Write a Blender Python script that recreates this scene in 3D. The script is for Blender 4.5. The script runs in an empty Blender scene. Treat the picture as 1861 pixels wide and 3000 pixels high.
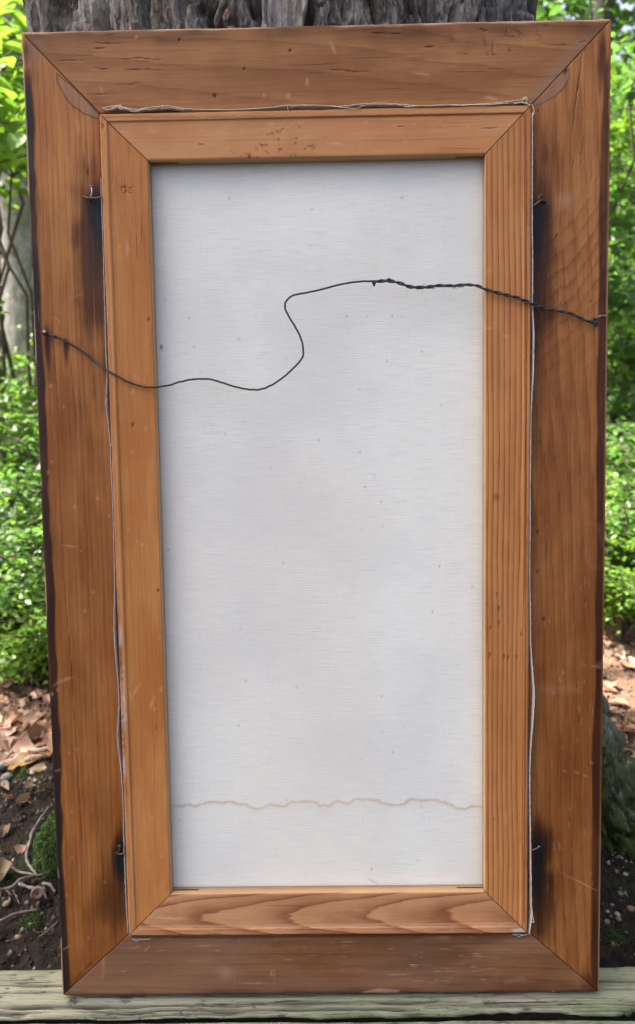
import bpy, math, random
import numpy as np
from mathutils import Matrix, Vector

random.seed(7)
RNG = np.random.default_rng(11)
scene = bpy.context.scene
COL = scene.collection

# ------------------------------------------------------------------ camera
F_PX, CX, CY = 2500.0, 930.5, 1500.0            # photograph is 1861 x 3000
PLANK_Z = 0.075                                  # top of the timber
LEAN = math.radians(7.0)                         # the frame leans back on the trunk
FRAME_O = Vector((0.0, 0.0, PLANK_Z + 0.0040))   # lower left corner of the frame
EU = Vector((1, 0, 0)); EV = Vector((0, math.sin(LEAN), math.cos(LEAN))); EN = EU.cross(EV)

def _pose():
    img = np.array([[54, 92], [1787, 53], [1757, 2908], [182, 2918]], float)
    src = [[0, 1], [1, 1], [1, 0], [0, 0]]
    A = []
    for (x, y), (u, v) in zip(src, img):
        A += [[x, y, 1, 0, 0, 0, -u*x, -u*y, -u], [0, 0, 0, x, y, 1, -v*x, -v*y, -v]]
    h = np.linalg.svd(np.array(A))[2][-1].reshape(3, 3)
    M = np.linalg.inv(np.array([[F_PX, 0, CX], [0, F_PX, CY], [0, 0, 1]])) @ h
    if M[2, 2] < 0: M = -M
    s = 0.53/np.linalg.norm(M[:, 0])
    r1 = M[:, 0]/np.linalg.norm(M[:, 0]); r2 = M[:, 1]-(M[:, 1]@r1)*r1; r2 /= np.linalg.norm(r2)
    R = np.c_[r1, r2, np.cross(r1, r2)]
    return R, -R.T @ (M[:, 2]*s)
R_CAM, C_CAM = _pose()
def f2w(p):
    return FRAME_O + EU*float(p[0]) + EV*float(p[1]) + EN*float(p[2])
def fdir(d):
    return EU*float(d[0]) + EV*float(d[1]) + EN*float(d[2])
cam_d = bpy.data.cameras.new('camera')
cam = bpy.data.objects.new('camera', cam_d); COL.objects.link(cam)
ax, ay, az = fdir(R_CAM[0]), -fdir(R_CAM[1]), -fdir(R_CAM[2])
CAM_P = f2w(C_CAM)
cam.matrix_world = Matrix(((ax.x, ay.x, az.x, CAM_P.x), (ax.y, ay.y, az.y, CAM_P.y), (ax.z, ay.z, az.z, CAM_P.z), (0, 0, 0, 1)))
cam_d.sensor_fit = 'VERTICAL'; cam_d.sensor_height = 36.0; cam_d.sensor_width = 36.0*635/1024
cam_d.lens = F_PX/3000*36.0
cam_d.clip_start = 0.02; cam_d.clip_end = 600
cam_d.dof.use_dof = True; cam_d.dof.focus_distance = 0.80; cam_d.dof.aperture_fstop = 7.5
scene.camera = cam

# ------------------------------------------------------------------ sky, sun, exposure
SUN_EL, SUN_AZ = math.radians(60), math.radians(-78)     # azimuth from +Y (behind the frame) towards -X
sun_dir = Vector((math.sin(SUN_AZ)*math.cos(SUN_EL), math.cos(SUN_AZ)*math.cos(SUN_EL), math.sin(SUN_EL)))
world = bpy.data.worlds.new('World'); scene.world = world; world.use_nodes = True
wn = world.node_tree; wn.nodes.clear()
sky = wn.nodes.new('ShaderNodeTexSky'); sky.sky_type = 'NISHITA'; sky.sun_disc = False
sky.sun_elevation = SUN_EL; sky.sun_rotation = SUN_AZ
sky.air_density = 0.42; sky.dust_density = 9.0; sky.ozone_density = 0.5; sky.altitude = 100
bg = wn.nodes.new('ShaderNodeBackground'); bg.inputs['Strength'].default_value = 0.15
wo = wn.nodes.new('ShaderNodeOutputWorld')
wn.links.new(sky.outputs[0], bg.inputs['Color']); wn.links.new(bg.outputs[0], wo.inputs['Surface'])
sun_d = bpy.data.lights.new('sun', 'SUN'); sun_d.energy = 4.5; sun_d.angle = math.radians(0.5); sun_d.color = (1, 0.94, 0.84)
sun = bpy.data.objects.new('sun', sun_d); COL.objects.link(sun); sun.location = (-8, 8, 14)
sun.rotation_euler = (-sun_dir).to_track_quat('-Z', 'Y').to_euler()
scene.view_settings.view_transform = 'Standard'; scene.view_settings.look = 'None'
scene.view_settings.gamma = 1.0; scene.view_settings.exposure = 2.45
scene.render.engine = 'CYCLES'
scene.render.resolution_x, scene.render.resolution_y = 635, 1024
scene.cycles.max_bounces = 8; scene.cycles.transmission_bounces = 5; scene.cycles.transparent_max_bounces = 8

# ------------------------------------------------------------------ helpers: pixels, noise
def ray(px, py):
    d = R_CAM.T @ np.array([(px-CX)/F_PX, (py-CY)/F_PX, 1.0])
    return fdir(d)
def uv(px, py, n=0.0):                         # photograph pixel -> frame plane (metres) at height n
    d = R_CAM.T @ np.array([(px-CX)/F_PX, (py-CY)/F_PX, 1.0])
    p = C_CAM + d*((n-C_CAM[2])/d[2]); return float(p[0]), float(p[1])
def _h(ix, iy, s):
    n = (ix.astype(np.int64)*374761393 + iy.astype(np.int64)*668265263 + s*1274126177) & 0xffffffff
    n = ((n ^ (n >> 13))*1274126177) & 0xffffffff
    n = ((n ^ (n >> 16))*2246822519) & 0xffffffff
    return ((n ^ (n >> 15)) & 0xffffff)/float(0xffffff)
def vn(x, y, s=0):
    x = np.asarray(x, float); y = np.asarray(y, float); x, y = np.broadcast_arrays(x, y)
    ix, iy = np.floor(x), np.floor(y); fx, fy = x-ix, y-iy
    fx = fx*fx*(3-2*fx); fy = fy*fy*(3-2*fy); ix = ix.astype(np.int64); iy = iy.astype(np.int64)
    return (_h(ix, iy, s)*(1-fx)+_h(ix+1, iy, s)*fx)*(1-fy)+(_h(ix, iy+1, s)*(1-fx)+_h(ix+1, iy+1, s)*fx)*fy
def fbm(x, y, s=0, o=4):
    t = 0; a = .5; k = 1.0
    for i in range(o):
        t = t+a*vn(np.asarray(x)*k+i*17.3, np.asarray(y)*k+i*9.1, s+i); a *= .5; k *= 2.03
    return t/(1-.5**o)
def vor(x, y, s=0):                            # F1, F2 and an id of jittered cells
    ix, iy = np.floor(x).astype(np.int64), np.floor(y).astype(np.int64)
    f1 = np.full(x.shape, 9.); f2 = np.full(x.shape, 9.); idd = np.zeros(x.shape)
    for dx in (-1, 0, 1):
        for dy in (-1, 0, 1):
            cx_, cy_ = ix+dx, iy+dy
            d = np.hypot(cx_+.1+.8*_h(cx_, cy_, s)-x, cy_+.1+.8*_h(cx_, cy_, s+5)-y)
            b = d < f1
            f2 = np.where(b, f1, np.minimum(f2, d)); idd = np.where(b, _h(cx_, cy_, s+9), idd); f1 = np.where(b, d, f1)
    return f1, f2, idd
def sst(a, b, x):
    t = np.clip((x-a)/(b-a), 0, 1); return t*t*(3-2*t)

# ------------------------------------------------------------------ helpers: meshes and objects
def mesh_from(name, V, faces, smooth=True):
    me = bpy.data.meshes.new(name); V = np.asarray(V, np.float32).reshape(-1, 3)
    if isinstance(faces, np.ndarray):
        k = faces.shape[1]; nf = faces.shape[0]
        me.vertices.add(len(V)); me.vertices.foreach_set('co', V.ravel())
        me.loops.add(nf*k); me.loops.foreach_set('vertex_index', faces.astype(np.int32).ravel())
        me.polygons.add(nf); me.polygons.foreach_set('loop_start', np.arange(0, nf*k, k, dtype=np.int32))
        try: me.polygons.foreach_set('loop_total', np.full(nf, k, np.int32))
        except Exception: pass
        me.update(calc_edges=True)
    else:
        me.from_pydata([tuple(map(float, v)) for v in V], [], [tuple(int(i) for i in f) for f in faces]); me.update()
    if smooth: me.polygons.foreach_set('use_smooth', np.ones(len(me.polygons), bool))
    return me
def grid_faces(nr, nc, wrap_r=False, wrap_c=False):
    r = np.arange(nr if wrap_r else nr-1); c = np.arange(nc if wrap_c else nc-1)
    r, c = np.meshgrid(r, c, indexing='ij'); r2 = (r+1) % nr; c2 = (c+1) % nc
    return np.stack([r*nc+c, r*nc+c2, r2*nc+c2, r2*nc+c], -1).reshape(-1, 4)
def attr(me, name, arr):
    a = me.attributes.new(name, 'FLOAT', 'POINT'); a.data.foreach_set('value', np.asarray(arr, np.float32).ravel())
def link(name, me, mat, parent=None, loc=None):
    o = bpy.data.objects.new(name, me)
    if mat is not None and me is not None and not me.materials: me.materials.append(mat)
    COL.objects.link(o)
    if parent: o.parent = parent
    if loc is not None: o.location = loc
    return o
def tag(o, label=None, cat=None, group=None, kind=None):
    if label: o['label'] = label
    if cat: o['category'] = cat
    if group: o['group'] = group
    if kind: o['kind'] = kind
    return o
def empty(name, loc=(0, 0, 0), rot=(0, 0, 0)):
    o = bpy.data.objects.new(name, None); o.empty_display_size = .05; COL.objects.link(o)
    o.location = loc; o.rotation_euler = rot; return o
def tube(P, r, n=8, closed_ends=True):
    P = np.asarray(P, float); m = len(P); r = np.broadcast_to(np.asarray(r, float), (m,))
    T = np.gradient(P, axis=0); T /= np.linalg.norm(T, axis=1)[:, None]+1e-12
    a = np.array([0, 0, 1.]) if abs(T[0, 2]) < .9 else np.array([1., 0, 0])
    U = np.cross(T[0], a); U /= np.linalg.norm(U); V = []
    for i in range(m):
        U = U-(U@T[i])*T[i]; U /= np.linalg.norm(U)+1e-12; W = np.cross(T[i], U)
        for k in range(n):
            t = 2*math.pi*k/n; V.append(P[i]+r[i]*(math.cos(t)*U+math.sin(t)*W))
    F = [tuple(f) for f in grid_faces(m, n, wrap_c=True)]
    if closed_ends: F += [tuple(range(n-1, -1, -1)), tuple(range((m-1)*n, m*n))]
    return V, F
def join(*parts):
    V = []; F = []
    for v, f in parts:
        o = len(V); V += [tuple(p) for p in v]; F += [tuple(int(i)+o for i in q) for q in f]
    return V, F
def smooth_path(P, k=6):                       # Catmull-Rom
    P = np.asarray(P, float); Q = np.vstack([2*P[0]-P[1], P, 2*P[-1]-P[-2]]); out = []
    for i in range(1, len(Q)-2):
        for t in np.linspace(0, 1, k, endpoint=False):
            a, b, c, d = Q[i-1], Q[i], Q[i+1], Q[i+2]
            out.append(.5*((2*b)+(-a+c)*t+(2*a-5*b+4*c-d)*t*t+(-a+3*b-3*c+d)*t**3))
    out.append(P[-1]); return np.array(out)
def box(x0, x1, y0, y1, z0, z1):
    return ([(x, y, z) for z in (z0, z1) for y in (y0, y1) for x in (x0, x1)],
            [(0, 2, 3, 1), (4, 5, 7, 6), (0, 1, 5, 4), (2, 6, 7, 3), (0, 4, 6, 2), (1, 3, 7, 5)])

# ------------------------------------------------------------------ helpers: materials
class G:
    def __init__(s, name):
        s.mat = bpy.data.materials.new(name); s.mat.use_nodes = True; s.t = s.mat.node_tree; s.t.nodes.clear()
        s.out = s.t.nodes.new('ShaderNodeOutputMaterial')
    def put(s, sock, v):
        if isinstance(v, bpy.types.NodeSocket): s.t.links.new(v, sock)
        elif v is not None:
            if sock.type == 'RGBA' and len(v) == 3: v = (*v, 1)
            sock.default_value = v
    def node(s, typ, ins=None, **props):
        n = s.t.nodes.new(typ)
        for k, v in props.items(): setattr(n, k, v)
        for k, v in (ins or {}).items(): s.put(n.inputs[k], v)
        return n
    def m(s, op, a, b=None, c=None, clamp=False):
        n = s.t.nodes.new('ShaderNodeMath'); n.operation = op; n.use_clamp = clamp
        for i, v in enumerate((a, b, c)): s.put(n.inputs[i], v) if v is not None else None
        return n.outputs[0]
    def mix(s, f, a, b, mode='MIX'):
        n = s.t.nodes.new('ShaderNodeMix'); n.data_type = 'RGBA'; n.blend_type = mode
        s.put(n.inputs[0], f); s.put(n.inputs[6], a); s.put(n.inputs[7], b); return n.outputs[2]
    def noise(s, vec, scale=5, detail=3, rough=.5, dist=0):
        return s.node('ShaderNodeTexNoise', {'Vector': vec, 'Scale': scale, 'Detail': detail, 'Roughness': rough, 'Distortion': dist}).outputs[0]
    def ramp(s, f, stops, interp='LINEAR'):
        n = s.t.nodes.new('ShaderNodeValToRGB'); e = n.color_ramp; e.interpolation = interp
        while len(e.elements) < len(stops): e.elements.new(.5)
        for q, (p, c) in zip(e.elements, stops): q.position = p; q.color = (*c, 1) if len(c) == 3 else c
        s.put(n.inputs[0], f); return n.outputs[0]
    def sm(s, f, a, b):
        n = s.node('ShaderNodeMapRange', {0: f, 1: a, 2: b, 3: 0., 4: 1.}); n.interpolation_type = 'SMOOTHSTEP'; return n.outputs[0]
    def attr(s, name): return s.node('ShaderNodeAttribute', attribute_name=name).outputs['Fac']
    def obj(s): return s.node('ShaderNodeTexCoord').outputs['Object']
    def scl(s, v, k): return s.node('ShaderNodeVectorMath', {0: v, 1: k}, operation='MULTIPLY').outputs[0]
    def add(s, v, k): return s.node('ShaderNodeVectorMath', {0: v, 1: k}, operation='ADD').outputs[0]
    def bsdf(s, col, rough=.6, spec=.3, bump=None, bstr=.3, bdist=.001, **kw):
        ins = {'Base Color': col, 'Roughness': rough, 'Specular IOR Level': spec}
        if bump is not None:
            ins['Normal'] = s.node('ShaderNodeBump', {'Strength': bstr, 'Distance': bdist, 'Height': bump}).outputs[0]
        ins.update(kw)
        return s.node('ShaderNodeBsdfPrincipled', ins).outputs[0]
    def done(s, sh): s.t.links.new(sh, s.out.inputs['Surface']); return s.mat

def wood(name, axis, light, dark, late, fld, freq, namp=.01, jag=.0, rc=.5, seed=0., rough=.5, fib=.35, low=(2.5, 12.), ringw=.78, edge=.06, jl=14., patch=.5, chk=.5, flame=False, scr=.25):
    g = G(name); sp = g.node('ShaderNodeSeparateXYZ', {0: g.add(g.obj(), (seed, seed*.37, seed*.11))})
    al, ac = (sp.outputs[0], sp.outputs[1]) if axis == 'x' else (sp.outputs[1], sp.outputs[0])
    z = sp.outputs[2]; s0 = seed if axis == 'x' else seed*.37; c0 = seed*.37 if axis == 'x' else seed
    def cv(a, b, c=0.): return g.node('ShaderNodeCombineXYZ', {0: g.m('MULTIPLY', al, a), 1: g.m('MULTIPLY', ac, b), 2: g.m('MULTIPLY', z, c) if c else 0.}).outputs[0]
    fine = g.noise(cv(11, 420, 300), 1, 4, .62); fine2 = g.noise(cv(38, 1500, 900), 1, 2, .6)
    lo = g.noise(cv(low[0], low[1], 8), 1, 3, .5); jn = g.noise(cv(jl, 420, 60), 1, 2, .6)
    mott = g.noise(cv(6, 22, 8), 1, 4, .6); mott2 = g.noise(cv(30, 45, 20), 1, 4, .65)
    a, b, k, c = fld
    ac_c = g.m('SUBTRACT', ac, c+c0)
    F = g.m('MULTIPLY', g.m('SUBTRACT', al, s0), a); F = g.m('MULTIPLY_ADD', ac_c, b, F)
    F = g.m('MULTIPLY_ADD', g.m('MULTIPLY', ac_c, ac_c), k, F)
    F = g.m('MULTIPLY_ADD', g.m('SUBTRACT', lo, .5), namp, F); F = g.m('MULTIPLY_ADD', g.m('SUBTRACT', jn, .5), jag, F)
    fr = g.m('FRACT', g.m('MULTIPLY', F, freq))
    ring = g.ramp(fr, [(0, (0, 0, 0)), (ringw*.55, (.12,)*3), (ringw, (.5,)*3), (1-edge, (1,)*3), (1, (0, 0, 0))])
    base = g.mix(g.sm(mott, .35, .68), light, dark)
    base = g.mix(g.m('MULTIPLY', g.sm(mott2, .42, .7), .3*patch*2), base, g.mix(.5, dark, late))
    col = g.mix(g.m('MULTIPLY', g.m('MULTIPLY', ring, rc), g.m('MULTIPLY_ADD', mott2, .9, .4, True)), base, late)
    if flame:
        F2 = g.m('MULTIPLY_ADD', ac, -.75, al); F2 = g.m('MULTIPLY_ADD', g.m('SUBTRACT', lo, .5), .10, F2)
        F2 = g.m('MULTIPLY_ADD', g.m('SUBTRACT', g.noise(cv(26, 230, 30), 1, 4, .7), .5), .017, F2)
        r2 = g.ramp(g.m('FRACT', g.m('MULTIPLY', F2, 58)), [(0, (0, 0, 0)), (.45, (.08,)*3), (.8, (.45,)*3), (.94, (1,)*3), (1, (0, 0, 0))])
        col = g.mix(g.m('MULTIPLY', g.m('MULTIPLY', r2, g.m('MULTIPLY', g.attr('figure'), g.m('MULTIPLY_ADD', mott2, 1.6, -.15, True))), .85), col, late)
    fibf = g.m('MULTIPLY', g.sm(fine, .42, .72), fib)
    col = g.mix(fibf, col, late)
    col = g.mix(g.m('MULTIPLY', g.sm(fine2, .58, .8), fib*.8), col, g.mix(.5, late, (.02, .01, .006)))
    ck_ = g.m('MULTIPLY', g.sm(g.noise(cv(16, 560, 200), 1, 3, .6), .64, .70), g.m('MULTIPLY', g.sm(mott, .42, .6), chk)); col = g.mix(ck_, col, (.035, .014, .007))
    spk = g.noise(g.obj(), 900, 2, .6)
    col = g.mix(g.m('MULTIPLY', g.sm(spk, .62, .8), .22), col, g.mix(.35, light, (.6, .45, .32)))
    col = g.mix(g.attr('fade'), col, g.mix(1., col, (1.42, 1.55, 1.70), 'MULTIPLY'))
    grit = g.noise(g.obj(), 1700, 2, .7); col = g.mix(g.m('MULTIPLY', g.sm(grit, .56, .72), .35), col, g.mix(.6, col, (.02, .01, .006)))
    st, we, cr, gl = g.attr('stain_shade'), g.attr('wear_light'), g.attr('crack'), g.attr('glue')
    col = g.mix(g.m('MULTIPLY', gl, .55), col, (.20, .125, .085))
    col = g.mix(g.sm(st, 0., .6), col, g.mix(1., col, (.30, .25, .22), 'MULTIPLY'))
    col = g.mix(g.sm(st, .40, .95), col, (.010, .008, .008))
    sc_ = g.m('MULTIPLY', g.sm(g.noise(cv(30, 800, 100), 1, 2, .5), .70, .76), g.m('MULTIPLY', g.sm(mott2, .45, .6), scr)); col = g.mix(sc_, col, (.50, .36, .25))
    col = g.mix(we, col, g.mix(.45, light, (.62, .47, .35)))
    col = g.mix(g.m('MULTIPLY', cr, .93), col, (.012, .006, .004))
    col = g.mix(g.attr('white'), col, (.55, .52, .50))
    col = g.mix(g.m('MULTIPLY', g.attr('raw'), .8), col, g.mix(g.sm(fine, .4, .7), (.50, .335, .185), (.40, .245, .12)))
    hgt = g.m('MULTIPLY_ADD', fine, .6, g.m('MULTIPLY', ring, -.35)); hgt = g.m('MULTIPLY_ADD', cr, -2.2, hgt); hgt = g.m('MULTIPLY_ADD', ck_, -1.2, hgt); hgt = g.m('MULTIPLY_ADD', fine2, .25, hgt)
    rg = g.m('MULTIPLY_ADD', mott2, .35, rough-.17, True); rg = g.m('MULTIPLY_ADD', we, .2, rg, True)
    return g.done(g.bsdf(col, rg, .17, hgt, .42, .0008))

def plain(name, col, col2=None, scale=40, rough=.7, spec=.25, bump=.3, bd=.001, metal=0.):
    g = G(name); n = g.noise(g.obj(), scale, 4, .6)
    c = g.mix(g.sm(n, .3, .7), col, col2 or tuple(x*.6 for x in col))
    return g.done(g.bsdf(c, rough, spec, n, bump, bd, Metallic=metal))
def leaf_mat(name, c1, c2, tr, dry=0.):
    g = G(name); ge = g.node('ShaderNodeNewGeometry'); r = ge.outputs['Random Per Island']
    n = g.noise(g.obj(), 60, 2, .5)
    oi = g.node('ShaderNodeObjectInfo').outputs['Random']
    col = g.mix(r, c1, c2); col = g.mix(g.m('MULTIPLY', n, .35), col, tuple(x*.55 for x in c1))
    col = g.mix(g.m('MULTIPLY', oi, .4), col, tuple((a+b)*.35 for a, b in zip(c1, c2)))
    p = g.bsdf(col, .42, .4)
    t = g.node('ShaderNodeBsdfTranslucent', {'Color': g.mix(r, tr, tuple(x*.65 for x in tr))}).outputs[0]
    return g.done(g.node('ShaderNodeMixShader', {0: .42, 1: p, 2: t}).outputs[0])

# ================================================================== GROUND
TX, TY, TR = 0.223, 0.462, 0.305                # main tree
def gz(x, y):
    x = np.asarray(x, float); y = np.asarray(y, float)
    d = np.hypot(x-TX, y-TY)
    near = np.exp(-(d/1.6)**2)
    h = (fbm(x*2.1, y*2.1, 3, 4)-.5)*.05 + (fbm(x*14, y*14, 8, 4)-.5)*.022*np.clip(near*1.6, .15, 1) + (fbm(x*60, y*60, 12, 3)-.5)*.020*np.clip(near*1.8, 0, 1)
    h = h + .045*np.exp(-((d-.25)/.22)**2)
    h = h + .5*sst(2.5, 14, y)*(.5+fbm(x*.15, y*.15, 5, 2)) + (fbm(x*.3, y*.3, 21, 2)-.5)*.3*sst(2, 8, d)
    flat = sst(.02, .16, y)                     # kept low where the timbers lie
    return h*flat - .004*(1-flat)
def graded(c0, c1, step, far, growth=1.22):
    a = list(np.arange(c0, c1+step/2, step)); s = step
    while a[-1] < far: s *= growth; a.append(a[-1]+s)
    s = step
    while a[0] > -far: s *= growth; a.insert(0, a[0]-s)
    return np.array(a)
gx = graded(-.75, 1.35, .006, 240); gy = graded(-.05, 1.35, .006, 240)
YY, XX = np.meshgrid(gy, gx, indexing='ij')
gme = mesh_from('ground', np.stack([XX, YY, gz(XX, YY)], -1), grid_faces(len(gy), len(gx)))
g = G('forest_soil'); o = g.obj()
n1 = g.noise(o, 9, 5, .6); n2 = g.noise(o, 70, 5, .65); n3 = g.noise(o, 260, 3, .6); n4 = g.noise(o, 3.2, 3, .5)
col = g.mix(g.sm(n2, .35, .7), (.009, .007, .006), (.030, .022, .017))
col = g.mix(g.m('MULTIPLY', g.sm(n3, .64, .75), .5), col, (.08, .064, .05))
sp = g.node('ShaderNodeSeparateXYZ', {0: o})
lit = g.m('MULTIPLY', g.sm(sp.outputs[1], .55, .85), g.sm(n1, .30, .55))     # dry leaf mould starts away from the tree
col = g.mix(lit, col, g.mix(n3, (.26, .155, .105), (.13, .075, .05)))
moss = g.m('MULTIPLY', g.sm(n1, .56, .68), g.sm(n3, .3, .6)); moss = g.m('MULTIPLY', moss, g.m('SUBTRACT', 1., g.sm(sp.outputs[1], .7, 1.1)))
col = g.mix(g.m('MULTIPLY', moss, .8), col, (.022, .045, .008))
ground = link('ground', gme, g.done(g.bsdf(col, .92, .15, g.m('MULTIPLY_ADD', n3, .5, n2), 1., .012)))
tag(ground, kind='structure')

# ================================================================== TIMBERS
def timber_mat():
    g = G('weathered_timber'); o = g.obj()
    f = g.noise(g.scl(o, (7, 330, 330)), 1, 5, .65); f2 = g.noise(g.scl(o, (30, 900, 900)), 1, 3, .6)
    b = g.noise(g.scl(o, (3, 22, 22)), 1, 4, .6); s = g.noise(g.scl(o, (40, 120, 120)), 1, 4, .7)
    col = g.mix(g.sm(b, .35, .65), (.235, .232, .168), (.175, .192, .128))
    col = g.mix(g.m('MULTIPLY', g.sm(f, .45, .75), .55), col, (.12, .11, .072))
    col = g.mix(g.m('MULTIPLY', g.sm(f2, .50, .75), .7), col, (.07, .06, .04))
    col = g.mix(g.m('MULTIPLY', g.sm(s, .57, .68), .85), col, (.040, .044, .025))
    col = g.mix(g.m('MULTIPLY', g.sm(g.noise(o, 6, 3, .6), .5, .7), .45), col, (.14, .18, .09))
    col = g.mix(g.m('MULTIPLY', g.sm(g.noise(g.scl(o, (11, 300, 300)), 1, 3, .6), .61, .67), .9), col, (.022, .020, .014))
    col = g.mix(g.m('MULTIPLY', g.attr('crack'), .9), col, (.022, .019, .013))
    col = g.mix(g.m('MULTIPLY', g.attr('moss'), g.sm(s, .3, .6)), col, (.04, .07, .015))
    return g.done(g.bsdf(col, .85, .2, g.m('MULTIPLY_ADD', f2, .5, g.m('MULTIPLY_ADD', s, -.5, f)), .8, .0016))
TM = timber_mat()
def timber(name, y0, y1, ztop, h, seed, chipf, label, cracks, under=.0012):
    xs = np.concatenate([np.arange(-1.3, -.12, .012), np.arange(-.12, .66, .0014), np.arange(.66, 1.9, .012)])
    nt_ = int((y1-y0)/.0009); ts = np.linspace(0, 1, nt_)
    X, T = np.meshgrid(xs, ts, indexing='ij')
    e0 = y0 + (fbm(xs*9, xs*0+seed, seed, 4)-.5)*.0030 + (vn(xs*55, xs*0, seed+1)-.5)*.0010       # front edge
    e1 = y1 + (fbm(xs*7, xs*0+seed+3, seed+2, 4)-.5)*.0030 + (vn(xs*60, xs*0, seed+3)-.5)*.0010     # back edge
    for (xc, w, d) in chipf: e0 = e0 + d*np.exp(-((xs-xc)/w)**4)*(.7+.6*vn(xs*90, xs*0, 5))
    Y = e0[:, None]*(1-T)+e1[:, None]*T
    dep = .0004+ .0016*fbm(X*5, Y*330, seed+7, 4) + .0010*sst(.55, .75, fbm(X*26, Y*150, seed+9, 3))
    ck = np.zeros_like(X)
    for (yc, amp, w, d, fq) in cracks:
        yl = yc + (fbm(X*3.5, X*0+yc*90, seed+11, 4)-.5)*amp
        on = sst(.26, .42, vn(X*fq, X*0+yc*70, seed+13))
        q = np.exp(-((Y-yl)/(w*(.5+vn(X*30, X*0, seed+14))))**2)*on; dep = dep+d*q; ck = np.maximum(ck, q)
    edge = np.minimum(Y-e0[:, None], e1[:, None]-Y)
    dep = dep + .0030*np.clip(1-edge/.002, 0, 1)**2 + .0015*np.clip(1-edge/.015, 0, 1)**2
    Z = ztop-dep
    V = np.concatenate([np.stack([X[:, :1], Y[:, :1]+.004, Z[:, :1]*0+ztop-h], -1), np.stack([X[:, :1], Y[:, :1]+under, Z[:, :1]-.012], -1), np.stack([X[:, :1], Y[:, :1]+under*.8, Z[:, :1]-.0022], -1), np.stack([X, Y, Z], -1),
                        np.stack([X[:, -1:], Y[:, -1:]-.0012, Z[:, -1:]-.012], -1), np.stack([X[:, -1:], Y[:, -1:]-.004, Z[:, -1:]*0+ztop-h], -1)], 1)
    nr, nc = V.shape[:2]; fs = grid_faces(nr, nc, wrap_c=True)[:, ::-1]
    me = mesh_from(name, V, fs)
    pad = lambda a, q=0.: np.concatenate([a[:, :1]*0, a[:, :1]*0+q, a[:, :1]*0+q, a, a[:, :1]*0, a[:, :1]*0], 1)
    attr(me, 'crack', pad(ck, .9 if under > .005 else 0.)); attr(me, 'moss', pad(sst(.008, .001, edge)*.6*sst(.45, .6, fbm(X*5, Y*40, seed+20, 3))))
    return tag(link(name, me, TM), label, 'timber', 'timbers under the frame')
timber('landscape_timber', -.0192, .044, PLANK_Z, .095, 3, [(.45, .055, .0045), (.585, .035, .0085), (.20, .05, .0015)],
       'weathered pale green timber carrying the picture frame along its top',
       [(-.0060, .008, .0016, .009, 4), (-.0120, .007, .0017, .009, 5), (-.0155, .005, .0011, .007, 9), (.020, .012, .0012, .005, 6), (.033, .014, .0011, .005, 7), (-.0030, .006, .0008, .004, 9), (.010, .01, .0007, .003, 8), (-.0105, .012, .0007, .004, 12)], .014)
timber('landscape_timber', -.125, -.0226, PLANK_Z-.003, .090, 14, [],
       'weathered pale timber without any load, lying before the one under the frame',
       [(-.0285, .005, .0008, .004, 7), (-.036, .010, .0008, .003, 7), (-.045, .012, .0010, .004, 5), (-.06, .012, .001, .004, 6), (-.075, .016, .0014, .006, 4), (-.10, .016, .001, .004, 6)])
# ================================================================== PICTURE FRAME
FRAME = empty('picture_frame', FRAME_O, (0, 0, 0)); FRAME.rotation_euler = Matrix((EU, EV, EN)).transposed().to_euler()
tag(FRAME, 'old brown wooden picture frame leaning face-in against the oak trunk', 'picture frame')
CANV = empty('stretched_canvas', FRAME_O, FRAME.rotation_euler)
tag(CANV, 'unpainted back of a white canvas on honey coloured stretcher bars', 'canvas')
WIRE = empty('hanging_wire', FRAME_O, FRAME.rotation_euler)
tag(WIRE, 'thin black hanging wire curling loosely across the canvas back', 'wire')

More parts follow.
